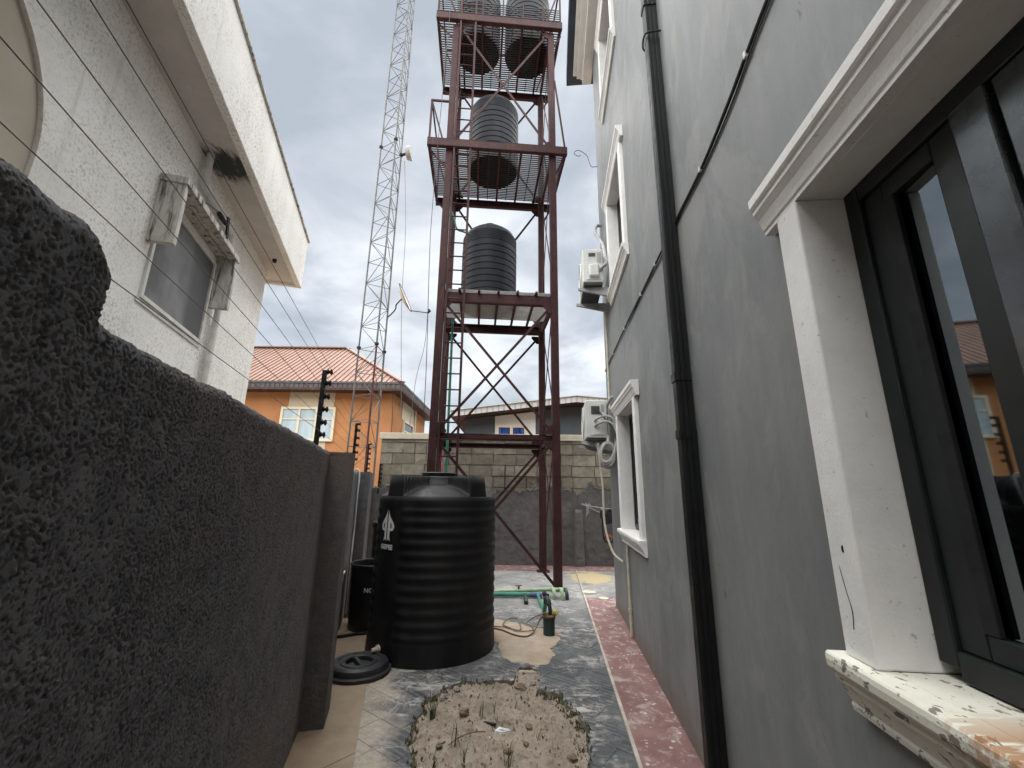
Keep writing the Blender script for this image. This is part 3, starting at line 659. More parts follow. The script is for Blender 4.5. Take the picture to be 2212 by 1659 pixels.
# ================================================================= BACK WALL (sandcrete blocks, ragged render)
BY = 9.32
bkw = thing('block_wall', (0, BY, 0), 'bare sandcrete block wall at the back with cream coping and dark ragged render below', 'wall')
mw = MB(); mw.box(-2.86, 6.0, BY+0.018, BY+0.22, 0, 2.56); mw.build('mortar_bed', M_MORTAR, bkw)
zrows = [1.315, 1.55, 1.785, 2.018, 2.252, 2.486]
def block_mesh(L, h, seed):
    rr = random.Random(seed); mb = MB()
    j = lambda a: rr.uniform(-a, a)
    x0, x1, z0, z1 = 0.009, L-0.009, 0.009, h-0.009; vs = []
    for (x_, z_) in ((x0, z0), (x1, z0), (x1, z1), (x0, z1)): vs.append((x_+j(0.008), 0.10, z_+j(0.006)))
    for (x_, z_) in ((x0, z0), (x1, z0), (x1, z1), (x0, z1)): vs.append((x_+j(0.010), -0.002+j(0.012), z_+j(0.008)))
    mb.add(vs, [(0, 1, 2, 3), (4, 7, 6, 5), (0, 4, 5, 1), (1, 5, 6, 2), (2, 6, 7, 3), (3, 7, 4, 0)]); return mb
rr = random.Random(21)
for ri, z0 in enumerate(zrows):
    h = 0.235 if ri < 5 else 0.072
    x_ = -2.86; first = True
    while x_ < 3.2:
        L = 0.49
        if first and ri % 2: L = 0.26
        if rr.random() < 0.12: L = 0.26
        first = False
        if ri == 4 and -2.62 < x_+0.02 < -2.5 and False: pass
        if not (ri == 1 and 0.02 < x_ < 0.3):             # one broken-out block
            o = block_mesh(L, h, rr.randint(0, 9999)).build('block', M_BLOCK, None, bevel=0.0)
            loc = WL[o.name]; put(o, (loc[0]+x_, loc[1]+BY, loc[2]+z0), bkw)
        x_ += L
cpm = MB(); cpm.box(-2.90, 6.0, BY-0.04, BY+0.26, 2.56, 2.695); cpm.build('coping', M_COPING, bkw, bevel=0.008)
# ragged render over the lower part
xs = np.linspace(-3.05, 3.4, 520); zt = np.full(xs.shape, 1.50)
zt += np.where(xs < 0.4, 0.0, 0.0)+0.05*np.sin(xs*2.1)+(fbm(xs*3.5, xs*0, 3, 5)-0.5)*0.22+(fbm(xs*19, xs*0, 8, 3)-0.5)*0.07
zt += np.clip((xs-1.55)/0.15, 0, 1)*0.14-np.exp(-((xs-1.45)/0.10)**2)*0.10+np.where(xs < -2.86, 0.02, 0)
T = np.linspace(0, 1, 90)
Xg = np.repeat(xs[:, None], 90, 1); Zg = zt[:, None]*T[None, :]
Yg = BY-0.045-(fbm(Xg*11, Zg*11, 4, 4)-0.5)*0.022+np.clip((T[None, :]-0.975)/0.025, 0, 1)*0.05
gridmesh('render_coat', np.stack([Xg, Yg, Zg], -1), M_BACKREND, bkw)
# crumbled pale edge of the render
ed = MB()
for i in range(520):
    x_ = rr.uniform(-2.9, 2.2)
    if 1.15 > x_ > 0.9 or rr.random() < 0.35: pass
    z_ = float(np.interp(x_, xs, zt))-rr.uniform(-0.015, 0.03); s_ = rr.uniform(0.010, 0.038)
    pts_ = [(x_+rr.uniform(-s_, s_)*1.6, BY-0.03-rr.uniform(0, 0.035), z_+rr.uniform(-s_, s_)*0.7) for _ in range(6)]
    ed.add(pts_, [(0, 1, 2), (0, 2, 3), (0, 3, 4), (0, 4, 5), (1, 2, 5), (2, 3, 5), (1, 3, 4)])
o = ed.build('crumbled_edge', M_RENDEDGE, bkw, fixn=True); o['kind'] = 'stuff'
# short stub of buttress rendered against the wall
S_ = np.linspace(0, 1, 26); nz = 60; rows = []
for i, t_ in enumerate(S_):
    ang = math.pi*(1-t_); a_ = math.copysign(abs(math.cos(ang))**0.4, math.cos(ang)); b_ = abs(math.sin(ang))**0.4
    col = []
    for k in range(nz):
        f = k/(nz-1); z_ = 1.12*f; tp = 1-max(0, (f-0.93)/0.07)**2*0.6; wd = (0.105-0.02*f)*tp
        nn_ = float(vnoise(np.array(t_*9.), np.array(z_*25.), 3)-0.5)*0.014
        col.append((1.425+a_*wd, BY-0.05-(b_*0.13*tp+nn_), z_))
    rows.append(col)
gridmesh('buttress', np.array(rows), M_BACKREND, bkw, flip=True)
capb = MB(); capb.box(1.35, 1.50, BY-0.12, BY-0.03, 1.06, 1.105); capb.build('buttress_cap', M_BACKREND, bkw, bevel=0.015)
# iron rods in front of the wall
for (x_, z0, z1, nm) in ((-0.13, 1.45, 2.03, 'thin dark iron rod standing up against the block wall behind the big tank'), (0.33, 1.52, 1.76, 'short dark iron stub sticking up out of the render left of the tower leg')):
    mb = MB(); mb.tube([(x_, BY-0.03, z0), (x_+0.005, BY-0.035, z1)], 0.011, 6)
    for k in range(int((z1-z0)/0.1)): mb.tube([(x_, BY-0.03, z0+0.08+k*0.1), (x_, BY-0.03, z0+0.10+k*0.1)], 0.018, 6)
    tag(mb.build('iron_rod', M_MOULD), nm, 'rod')

# ================================================================= RIGHT BUILDING
gh = thing('grey_apartment_house', RW(3, -2, 0), 'tall grey painted apartment house on the right with white moulded window surrounds', 'building')
ROOFZ = 9.40; S_END = 6.22
wins = []                                # opening s0,s1,z0,z1
OP = [(-0.75, 1.17, 1.08, 2.415)]
for f in range(3): OP.append((4.10, 5.10, 1.08+2.97*f, 2.39+2.97*f))
for f in (1, 2): OP.append((-0.75, 1.17, 1.08+2.97*f, 2.415+2.97*f))
ss = sorted({-7.0, S_END, *[o[0] for o in OP], *[o[1] for o in OP]}); zs_ = sorted({0.0, ROOFZ, *[o[2] for o in OP], *[o[3] for o in OP]})
fac = MB()
for i in range(len(ss)-1):
    for j in range(len(zs_)-1):
        a, b, c_, d = ss[i], ss[i+1], zs_[j], zs_[j+1]
        if any(o[0] <= (a+b)/2 <= o[1] and o[2] <= (c_+d)/2 <= o[3] for o in OP): continue
        fac.add([RW(a, 0, c_), RW(b, 0, c_), RW(b, 0, d), RW(a, 0, d)], [(0, 3, 2, 1)])
fac.add([RW(S_END, 0, 0), RW(S_END, -7, 0), RW(S_END, -7, ROOFZ), RW(S_END, 0, ROOFZ)], [(0, 3, 2, 1)])
fac.add([RW(-7, 0, 0), RW(-7, -7, 0), RW(-7, -7, ROOFZ), RW(-7, 0, ROOFZ)], [(0, 1, 2, 3)])
fac.build('wall', M_FACADE, gh, fixn=False, merge=False)
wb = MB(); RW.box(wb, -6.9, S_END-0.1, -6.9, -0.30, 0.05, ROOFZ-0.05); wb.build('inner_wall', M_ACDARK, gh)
# eaves: dark gutter with white cornice below
ev = MB(); RW.box(ev, -7.4, S_END+0.55, -0.1, 0.46, ROOFZ+0.02, ROOFZ+0.30); ev.build('gutter', simple('dark_blue_gutter', (0.035, 0.05, 0.075), 0.5, 0.4, 0, 0.2, 3, 0).m, gh, bevel=0.01)
for (p1, z0, z1) in ((0.34, -0.045, 0.018), (0.27, -0.12, -0.048), (0.20, -0.15, -0.123), (0.17, -0.26, -0.153)):
    cm = MB(); RW.box(cm, -7.2, S_END+0.30, 0.001, p1, ROOFZ+z0, ROOFZ+z1); cm.build('cornice', M_TRIM, gh, bevel=0.008)
rf = MB(); RW.box(rf, -7.4, S_END+0.55, -7.4, -0.1, ROOFZ+0.05, ROOFZ+0.2); rf.build('roof', M_ACDARK, gh)

LINT = [(0, 0), (0.045, 0), (0.045, 0.014), (0.052, 0.020), (0.056, 0.034), (0.066, 0.060), (0.082, 0.080), (0.086, 0.084), (0.086, 0.100), (0.094, 0.104), (0.100, 0.112), (0.100, 0.146), (0, 0.146)]
LINT = [(a*0.80, b) for a, b in LINT]
SILL = [(0, 0), (0.030, 0), (0.034, 0.014), (0.030, 0.022), (0.036, 0.030), (0.052, 0.058), (0.066, 0.070), (0.070, 0.078), (0.070, 0.092), (0.084, 0.096), (0.092, 0.106), (0.094, 0.124), (0.092, 0.136), (0.086, 0.142), (0, 0.142)]
SILL = [(a*0.82, b) for a, b in SILL]
def house_window(s0, s1, z0, z1, label, near=False, panes=2):
    fd = -0.105                           # frame plane
    fm = MB(); fw = 0.055
    for (a, b, c_, d) in ((s0, s0+fw, z0+0.03, z1), (s1-fw, s1, z0+0.03, z1), (s0+fw, s1-fw, z1-fw, z1), (s0+fw, s1-fw, z0+0.006, z0+0.006+fw*1.15)):
        RW.box(fm, a, b, fd-0.075, fd, c_, d)
    w_ = fm.build('window', M_ALU, gh, bevel=0.004); w_['label'] = label
    lm = MB(); lm.extrude(LINT, RW(s0-0.20, 0.001, z1), RW.n, (0, 0, 1), RW.u*(s1-s0+0.40)); lm.build('lintel', M_TRIM, w_, bevel=0.002)
    sm = MB(); sm.extrude(SILL, RW(s0-0.145, 0.001, z0-0.142), RW.n, (0, 0, 1), RW.u*(s1-s0+0.29)); sm.build('sill', M_SILL if near else M_TRIM, w_, bevel=0.003)
    st_ = MB(); RW.box(st_, s0, s1, fd-0.08, 0.006, z0-0.10, z0+0.0008); st_.build('sill_bed', M_SILL if near else M_TRIM, w_)
    for (a, b) in ((s0-0.115, s0), (s1, s1+0.115)):
        jm = MB(); RW.box(jm, a, b, -0.18, 0.040, z0, z1-0.0005); jm.build('jamb', M_TRIM, w_, bevel=0.006)
    hd = MB(); RW.box(hd, s0-0.115, s1+0.115, -0.18, 0.004, z1-0.0012, z1+0.12); hd.build('head', M_TRIM, w_)
    if near:
        # narrow opening light beside wide satin meeting stiles, then sliding panes
        def leaf(e0, e1, q, lw, gmat, turn=0.0):
            lf = MB()
            for (g0, g1, c_, d) in ((e0, e0+lw, z0+0.07, z1-fw), (e1-lw, e1, z0+0.07, z1-fw), (e0+lw, e1-lw, z0+0.07, z0+0.07+0.055), (e0+lw, e1-lw, z1-fw-0.055, z1-fw)):
                RW.box(lf, g0, g1, q-0.03, q, c_, d)
            lf.build('sash', M_ALU, w_, bevel=0.004)
            gm = MB(); g0, g1 = e0+lw-0.004, e1-lw+0.004; t_ = math.tan(turn)*(g1-g0)/2
            a_, b_ = RW(g0, q-0.014-t_, z0+0.12), RW(g1, q-0.014+t_, z0+0.12)
            gm.obox(a_, b_-a_, RW.n*-0.006, (0, 0, z1-z0-fw-0.165)); gm.build('pane', gmat, w_)
        leaf(0.815, 1.115, fd-0.012, 0.072, M_GLASS, R(-2.6))
        bd = MB(); RW.box(bd, 1.008, 1.044, fd-0.022, fd-0.008, z0+0.126, z1-fw-0.056); bd.build('inner_bead', M_BLACKRUB, w_, bevel=0.003)
        for (e0, e1, q) in ((0.730, 0.812, fd+0.006), (0.640, 0.723, fd-0.004)):
            ms_ = MB(); RW.box(ms_, e0, e1, fd-0.06, q, z0+0.064, z1-fw-0.001); ms_.build('meeting_stile', M_SATIN, w_, bevel=0.005)
        leaf(0.0, 0.636, fd-0.030, 0.055, M_GLASS); leaf(-0.695, -0.005, fd-0.045, 0.055, M_GLASS)
        return w_
    n_ = panes; wd = (s1-s0-2*fw)/n_
    for k in range(n_):
        a, b = s0+fw+k*wd, s0+fw+(k+1)*wd; q = fd-0.012 if k % 2 else fd-0.042; ov = 0.022
        lf = MB(); lw = 0.055; a2, b2 = a-(ov if k else 0), b+(ov if k < n_-1 else 0)
        for (e0, e1, c_, d) in ((a2, a2+lw, z0+0.07, z1-fw), (b2-lw, b2, z0+0.07, z1-fw), (a2+lw, b2-lw, z0+0.07, z0+0.07+lw), (a2+lw, b2-lw, z1-fw-lw, z1-fw)):
            RW.box(lf, e0, e1, q-0.026, q, c_, d)
        lf.build('sash', M_ALU, w_, bevel=0.003)
        gm = MB(); RW.box(gm, a2+lw-0.005, b2-lw+0.005, q-0.018, q-0.011, z0+0.07+lw-0.005, z1-fw-lw+0.005); gm.build('pane', M_GLASS, w_)
    return w_
house_window(*OP[0], 'large near window with dark aluminium sliding panes, rust-streaked sill', True, 4)
ck = MB(); ck.tube(bez([RW(1.232, 0.0405, 1.155), RW(1.225, 0.0408, 1.20), RW(1.236, 0.0408, 1.245), RW(1.250, 0.0405, 1.31)], 4), [0.0012]*6+[0.0009]*6+[0.0003], 4); nearw = bpy.data.objects['window']
ck.build('crack', M_BLACKRUB, nearw)
ck = MB(); ck.lathe((0, 0, 0), [(0.0, 0), (0.0068, 0.0), (0.0068, 0.001), (0, 0.001)], 9, cap=False)
o = ck.build('plug_hole', M_BLACKRUB, nearw); put(o, RW(1.222, 0.0395, 1.355), nearw); o.rotation_euler = (0, R(-90), R(5)); o.scale = (1.5, 0.8, 1)
house_window(*OP[1], 'narrow ground floor window far along the grey wall', panes=2)
house_window(*OP[2], 'first floor window above the far ground floor window', panes=2)
house_window(*OP[3], 'second floor window under the eaves', panes=2)
house_window(*OP[4], 'upper window above the large near window', panes=4)
house_window(*OP[5], 'top window above the large near window', panes=4)

# square downpipe
dp = thing('downpipe', RW(2.45, 0.05, 0), 'black square fluted downpipe running the full height of the grey wall', 'downpipe')
def dprof(w2, d2):
    return [(-w2, 0.004), (-w2, d2*0.30), (-w2+0.005, d2*0.34), (-w2+0.005, d2*0.40), (-w2, d2*0.44), (-w2, d2*0.62), (-w2+0.005, d2*0.66), (-w2+0.005, d2*0.72), (-w2, d2*0.76), (-w2, d2-0.008), (-w2+0.008, d2), (w2-0.008, d2), (w2, d2-0.008), (w2, 0.004)]
pm = MB(); pm.extrude([(a, b) for a, b in dprof(0.040, 0.092)], RW(2.452, 0, 0.03), RW.u, RW.n, (0, 0, ROOFZ-0.05)); pm.build('pipe', M_PVC_BLACK, dp)
for z_ in (1.80, 2.14, 5.1, 8.1):
    cl = MB(); cl.extrude(dprof(0.046, 0.099), RW(2.452, 0, z_), RW.u, RW.n, (0, 0, 0.05)); cl.build('pipe_collar', M_PVC_BLACK, dp)
ct = MB(); ct.tube(bez([RW(2.37, 0.0, 4.78), RW(2.40, 0.10, 4.80), RW(2.50, 0.10, 4.80), RW(2.52, 0.07, 4.76), RW(2.55, 0.03, 4.60)], 6), 0.007, 6); ct.build('cable_tie', M_CABLE, dp, smooth=True)
# black cable clipped across the facade
cb_ = MB(); pts = []
cs = [(-1.0, 3.45), (0.3, 3.36), (1.17, 3.275), (1.55, 3.215), (1.92, 3.185), (2.30, 3.20), (2.46, 3.205), (2.80, 3.21), (3.4, 3.225), (4.15, 3.25), (5.0, 3.26), (5.86, 3.262), (6.2, 3.27)]
for s_, z_ in cs: pts.append(RW(s_, 0.012 if not 2.35 < s_ < 2.55 else 0.004, z_))
ctn = thing('facade_cable', RW(2.8, 0.01, 3.21), 'black cable clipped in a long line across the grey wall behind the downpipe', 'cable')
cb_.tube(bez(pts, 6), 0.0085, 6); cb_.build('cable_run', M_CABLE, ctn, smooth=True)
cb2 = MB(); pts2 = [RW(s_, 0.008, z_-0.018-0.008*math.sin(s_*5)) for s_, z_ in cs if s_ < 4.5]; cb2.tube(bez(pts2, 6), 0.004, 5); cb2.build('thin_wire', M_CABLE, ctn)
for s_, z_ in ((0.75, 3.32), (1.35, 3.245), (1.92, 3.185), (2.95, 3.212), (3.5, 3.227), (4.4, 3.253), (5.3, 3.26)):
    k_ = MB(); RW.box(k_, s_-0.008, s_+0.008, 0, 0.024, z_-0.014, z_+0.014); k_.build('cable_clip', M_WHITEPIPE, ctn)

# ---- air conditioner condensers
def condenser(s0, z0, label, lower):
    t = thing('air_conditioner', RW(s0, 0.2, z0), label, 'air conditioner', 'condenser units on the grey house')
    L, Dp, Hh = 0.72, 0.27, 0.52; p0 = 0.12
    b = MB(); RW.box(b, s0, s0+L, p0, p0+Dp, z0+0.03, z0+Hh); b.build('casing', M_AC, t, bevel=0.014)
    bb = MB(); RW.box(bb, s0+0.02, s0+L-0.02, p0+0.015, p0+Dp-0.015, z0, z0+0.03); bb.build('base_tray', M_ACDARK, t)
    fg = MB()
    ctr = RW(s0+L*0.56, p0+Dp+0.012, z0+0.28)
    for r_ in (0.05, 0.09, 0.13, 0.17, 0.21):
        ring = [ctr+RW.u*r_*math.cos(k*math.pi/16)+Vector((0, 0, r_*math.sin(k*math.pi/16))) for k in range(33)]; fg.tube(ring, 0.005, 4, caps=False)
    fg.build('fan_grille', M_AC, t)
    # near end: raised service panel, nameplate, terminal window
    e = MB(); RW.box(e, s0-0.010, s0-0.0015, p0+0.03, p0+Dp-0.05, z0+0.06, z0+Hh-0.04); e.build('end_panel', M_AC, t, bevel=0.004)
    if lower:
        k_ = MB(); RW.box(k_, s0-0.014, s0-0.0105, p0+0.09, p0+0.20, z0+0.33, z0+0.44); k_.build('terminal_opening', M_ACDARK, t)
        k_ = MB(); RW.box(k_, s0-0.0175, s0-0.0145, p0+0.11, p0+0.16, z0+0.345, z0+0.39); k_.build('terminal_block', M_GREYPL, t)
        k_ = MB(); RW.box(k_, s0-0.012, s0-0.0105, p0+0.035, p0+0.075, z0+0.36, z0+0.46); k_.build('rating_plate', M_HOSE, t)
        k_ = MB(); RW.box(k_, s0-0.018, s0-0.0105, p0+0.06, p0+0.17, z0+0.07, z0+0.25); k_.build('valve_plate', M_AC, t, bevel=0.004)
    else:
        k_ = MB(); RW.box(k_, s0-0.016, s0-0.0105, p0+0.10, p0+0.19, z0+0.40, z0+0.45); k_.build('terminal_opening', M_ACDARK, t)
        k_ = MB(); RW.box(k_, s0-0.06, s0-0.0105, p0+0.06, p0+0.19, z0+0.09, z0+0.27); k_.build('valve_cover', M_AC, t, bevel=0.02)
        k_ = MB(); RW.box(k_, s0-0.012, s0-0.0105, p0+0.032, p0+0.08, z0+0.30, z0+0.46); k_.build('rating_plate', M_HOSE, t)
    for k in (0, 1):
        sb_ = s0+0.10+k*(L-0.22)
        br = MB(); br.extrude([(0.006, -0.14), (0.006, 0.0), (p0+Dp+0.06, 0.0), (p0+Dp+0.06, -0.03)], RW(sb_, 0, z0-0.003), RW.n, (0, 0, 1), RW.u*0.035); br.build('bracket', M_HOSE, t)
    return t
condenser(5.38, 2.13, 'grey-white air conditioner low on the wall beside the far window, hoses coiled', True)
condenser(5.10, 4.17, 'grey-white air conditioner high on the wall beside the upper window', False)
# hoses of the low unit, coil hanging below it
hz = thing('coolant_hose', RW(5.3, 0.1, 1.8), 'grey insulated hoses coiled under the low air conditioner', 'hose')
for k, (dz, r_) in enumerate(((0.24, 0.016), (0.17, 0.016))):
    h_ = MB(); z0 = 2.13
    h_.tube(bez([RW(5.365, 0.28, z0+dz), RW(5.30, 0.24, z0+dz+0.03), RW(5.26, 0.14, z0+dz+0.05), RW(5.24, 0.05, z0+dz-0.02), RW(5.24, 0.04, z0-0.05), RW(5.26, 0.09+0.02*k, z0-0.25), RW(5.32, 0.17+0.02*k, z0-0.30+0.03*k), RW(5.38, 0.23, z0-0.18), RW(5.40, 0.24, z0-0.04)], 8), r_, 8)
    h_.build('hose', M_HOSE, hz, smooth=True)
for k in range(3):
    h_ = MB(); ring = [RW(5.33+0.02*k, 0.13+(0.085+0.008*k)*math.cos(a*math.pi/12), 1.94+(0.14+0.012*k)*math.sin(a*math.pi/12)) for a in range(25)]; h_.tube(ring, 0.014, 7, caps=False); h_.build('hose_coil', M_HOSE, hz, smooth=True)
h_ = MB(); h_.tube(bez([RW(5.36, 0.22, 2.50), RW(5.28, 0.15, 2.38), RW(5.22, 0.06, 2.22), RW(5.22, 0.04, 2.10)], 6), 0.008, 6); h_.build('power_lead', M_CABLE, hz, smooth=True)
h_ = MB(); h_.tube(bez([RW(5.75, 0.10, 2.52), RW(5.70, 0.08, 2.62), RW(5.62, 0.03, 2.72), RW(5.60, -0.01, 2.74)], 6), 0.022, 8); h_.build('wall_sleeve', M_HOSE, hz, smooth=True)
hz2 = MB(); hz2.tube(bez([RW(5.95, 0.01, 5.62), RW(5.92, 0.08, 5.60), RW(5.85, 0.12, 5.45), RW(5.70, 0.07, 5.2), RW(5.45, 0.06, 4.95), RW(5.25, 0.06, 4.62), RW(5.14, 0.08, 4.48), RW(5.08, 0.14, 4.40), RW(5.09, 0.20, 4.34)], 8), 0.026, 8)
tag(hz2.build('taped_hose', M_HOSE, smooth=True), 'fat white taped hose snaking down to the upper air conditioner', 'hose')
hz3 = MB(); hz3.tube(bez([RW(5.45, 0.25, 2.10), RW(5.46, 0.20, 1.6), RW(5.47, 0.19, 1.1), RW(5.38, 0.12, 0.80), RW(5.30, 0.02, 0.70)], 8), 0.013, 7)
tag(hz3.build('drain_hose', M_CREAMPIPE, smooth=True), 'cream drain hose hanging from the low air conditioner down to the wall', 'hose')
pc = MB(); pc.tube([RW(5.80, 0.022, 4.1), RW(5.80, 0.022, 2.6)], 0.016, 8); pc.tube([RW(5.80, 0.022, 4.05), RW(5.80, 0.022, 4.0)], 0.021, 8)
tag(pc.build('wall_conduit', M_CREAMPIPE, smooth=True), 'cream conduit pipe up the wall between the two air conditioners', 'conduit')
pc = MB(); pc.tube([RW(4.92, 0.022, 0.93), RW(4.92, 0.022, 0.03)], 0.015, 8); pc.tube([RW(4.92, 0.022, 0.30), RW(4.92, 0.022, 0.26)], 0.022, 8)
tag(pc.build('wall_conduit', M_CREAMPIPE, smooth=True), 'cream conduit pipe under the far ground floor window', 'conduit')
wq = MB(); wq.tube(bez([RW(6.18, 0.0, 6.95), RW(6.2, 0.10, 6.98), RW(6.25, 0.16, 7.25), RW(6.3, 0.30, 7.42), RW(6.3, 0.38, 7.36), RW(6.25, 0.31, 7.25), RW(6.2, 0.27, 7.22)], 6), 0.006, 5)
tag(wq.build('loose_wire', M_CABLE), 'loose curled wire sticking out from the top corner of the grey wall', 'wire')

# ================================================================= LEFT NEIGHBOUR HOUSE
lh = thing('white_house', HW(3, -2, 0), 'off-white mildewed house behind the left wall with deep overhanging parapet', 'building')
SOF = 5.55; SC = 7.72
ops = [(4.02, 5.50, 3.32, 4.50)]
# wall with rectangular opening and an arched recess
arc_c, arc_r, arc_sp = 1.53, 1.03, 3.72
xs_ = sorted({-5.0, arc_c-arc_r, *[arc_c-arc_r*math.cos(i*math.pi/24) for i in range(25)], 4.02, 5.50, SC})
hm_ = MB()
def arch_top(s): return arc_sp+math.sqrt(max(0, arc_r**2-(s-arc_c)**2))
for i in range(len(xs_)-1):
    a, b = xs_[i], xs_[i+1]; m_ = (a+b)/2
    if abs(m_-arc_c) < arc_r:
        hm_.add([HW(a, 0, arch_top(a)), HW(b, 0, arch_top(b)), HW(b, 0, SOF), HW(a, 0, SOF)], [(0, 1, 2, 3)])
        hm_.add([HW(a, 0, 0), HW(b, 0, 0), HW(b, 0, 2.3), HW(a, 0, 2.3)], [(0, 1, 2, 3)])
        hm_.add([HW(a, 0, arch_top(a)), HW(b, 0, arch_top(b)), HW(b, -0.03, arch_top(b)), HW(a, -0.03, arch_top(a))], [(0, 3, 2, 1)])
    elif 4.02 < m_ < 5.50:
        hm_.add([HW(a, 0, 0), HW(b, 0, 0), HW(b, 0, 3.32), HW(a, 0, 3.32)], [(0, 1, 2, 3)]); hm_.add([HW(a, 0, 4.5), HW(b, 0, 4.5), HW(b, 0, SOF), HW(a, 0, SOF)], [(0, 1, 2, 3)])
    else: hm_.add([HW(a, 0, 0), HW(b, 0, 0), HW(b, 0, SOF), HW(a, 0, SOF)], [(0, 1, 2, 3)])
for s_ in (arc_c-arc_r, arc_c+arc_r): hm_.add([HW(s_, 0, 2.3), HW(s_, 0, arc_sp), HW(s_, -0.03, arc_sp), HW(s_, -0.03, 2.3)], [(0, 1, 2, 3)])
hm_.add([HW(SC, 0, 0), HW(SC, -8, 0), HW(SC, -8, SOF), HW(SC, 0, SOF)], [(0, 1, 2, 3)])
hm_.build('wall', M_HOUSE, lh, fixn=False)
rc = MB(); HW.box(rc, 0.3, 2.75, -0.3, -0.03, 2.2, 4.95); rc.build('arched_recess', M_RECESS, lh)
hb = MB(); HW.box(hb, -5, SC-0.1, -7.9, -0.32, 0, SOF); hb.build('inner_wall', M_HOUSE, lh)
sf = MB(); HW.box(sf, -5.2, SC+0.38, -0.3, 0.44, SOF+0.001, SOF+0.1); sf.build('soffit', M_SOFFIT, lh)
pr = MB()
for (s0, s1, p0, p1) in ((-5.2, SC+0.46, 0.44, 0.54), (SC+0.38, SC+0.46, -8.0, 0.44)): HW.box(pr, s0, s1, p0, p1, SOF-0.06, SOF+1.02)
pr.build('parapet', M_HOUSE, lh, bevel=0.012)
pt = MB(); HW.box(pt, -5.3, SC+0.49, 0.42, 0.57, SOF+1.021, SOF+1.06); pt.build('parapet_cap', M_HOOD, lh, bevel=0.006)
rfm = MB(); HW.box(rfm, -5.2, SC+0.4, -8, 0.43, SOF+0.15, SOF+0.4); rfm.build('roof', M_HOOD, lh)
fm = MB(); a, b, c_, d = ops[0]
for (e0, e1, f0, f1) in ((a, a+0.045, c_, d), (b-0.045, b, c_, d), (a+0.045, b-0.045, d-0.045, d), (a+0.045, b-0.045, c_, c_+0.045)): HW.box(fm, e0, e1, -0.10, 0.03, f0, f1)
wf = fm.build('window', M_WHITEFRAME, lh, bevel=0.004)
gm = MB(); HW.box(gm, a+0.04, b-0.04, -0.09, 0.006, c_+0.04, d-0.04); gm.build('insect_screen', M_NET, wf)
tr = MB(); HW.box(tr, a-0.03, b+0.03, 0.001, 0.014, c_-0.05, c_-0.002); tr.build('sill_bead', M_WHITEFRAME, wf)
for (s0, z0, z1, nm) in ((a-0.10, 3.90, 4.60, 'hood_fin'), (b+0.03, 3.86, 4.60, 'hood_fin')):
    k_ = MB(); HW.box(k_, s0, s0+0.065, 0.001, 0.24, z0, z1); k_.build(nm, M_HOOD, lh, bevel=0.006)
k_ = MB(); HW.box(k_, a-0.12, b+0.12, 0.001, 0.26, 4.601, 4.68); k_.build('hood_slab', M_HOOD, lh, bevel=0.006)
vn = MB(); vn.tube([HW(7.18, 0.25, SOF+0.02), HW(7.18, 0.25, SOF-0.05)], 0.035, 10); vn.build('overflow_pipe', M_MOULD, lh)
dl = MB()
dl.tube([HW(4.62, 0.08, SOF+0.02), HW(4.62, 0.08, 5.22), HW(4.66, 0.08, 5.15), HW(4.74, 0.08, 5.12), HW(5.58, 0.08, 5.10), HW(5.66, 0.08, 5.08), HW(5.69, 0.08, 5.02), HW(5.69, 0.08, 0.2)], 0.042, 10)
for z_ in (5.30, 4.2, 3.2, 2.3): dl.tube([HW(4.62 if z_ > 5.2 else 5.69, 0.08, z_), HW(4.62 if z_ > 5.2 else 5.69, 0.08, z_-0.06)], 0.049, 10)
dl2 = MB(); dl2.tube([HW(5.80, 0.05, 3.75), HW(5.80, 0.05, 0.2)], 0.03, 8)
t = thing('white_drainpipe', HW(5.69, 0.08, 0.2), 'white drainpipe elbowing past the window hood of the white house', 'drainpipe')
dl.build('pipe', M_WHITEFRAME, t, smooth=True); dl2.build('side_pipe', M_CREAMPIPE, t, smooth=True)
fl_ = thing('floodlight', HW(4.78, 0.28, 4.74), 'small black floodlight clamped over the hood of the white house window', 'lamp')
k_ = MB(); k_.tube([HW(4.70, 0.26, 4.80), HW(4.78, 0.26, 4.80), HW(4.92, 0.27, 4.79)], [0.03, 0.035, 0.022], 8); k_.build('lamp_head', M_BLACKRUB, fl_)
k_ = MB(); k_.bar(HW(4.98, 0.26, 4.93), HW(5.04, 0.26, 4.66), 0.02, 0.06); k_.build('shade', M_BLACKRUB, fl_)
k_ = MB(); k_.tube(bez([HW(4.25, 0.2, 4.66), HW(4.4, 0.24, 4.72), HW(4.6, 0.26, 4.78), HW(4.7, 0.26, 4.80)], 5), 0.006, 5); k_.build('lead', M_CABLE, fl_)

# ================================================================= WATER TOWER
E1 = Vector((2.05, 0.16, 0)).normalized(); E2 = Vector((-E1.y, E1.x, 0)); TO = Vector((-1.295, 6.97, 0)); TWD, TDP = 2.056, 1.54
def TP(u, v, z): return TO+E1*u+E2*v+Vector((0, 0, z))
tw = thing('water_tower', TP(TWD/2, TDP/2, 0), 'tall dark red steel water tower with three platforms and ladder', 'tower')
def tbox(mb, u0, u1, v0, v1, z0, z1): return mb.obox(TP(u0, v0, z0), E1*(u1-u0), E2*(v1-v0), (0, 0, z1-z0))
PW = 0.065
for (u, v) in ((0, 0), (TWD, 0), (0, TDP), (TWD, TDP)):
    mb = MB(); tbox(mb, u-PW, u+PW, v-PW*0.9, v+PW*0.9, 0.0, 11.22); mb.build('post', M_RED, tw, bevel=0.005)
    mb = MB(); tbox(mb, u-0.12, u+0.12, v-0.12, v+0.12, 0.0, 0.012); mb.build('base_plate', M_RED, tw)
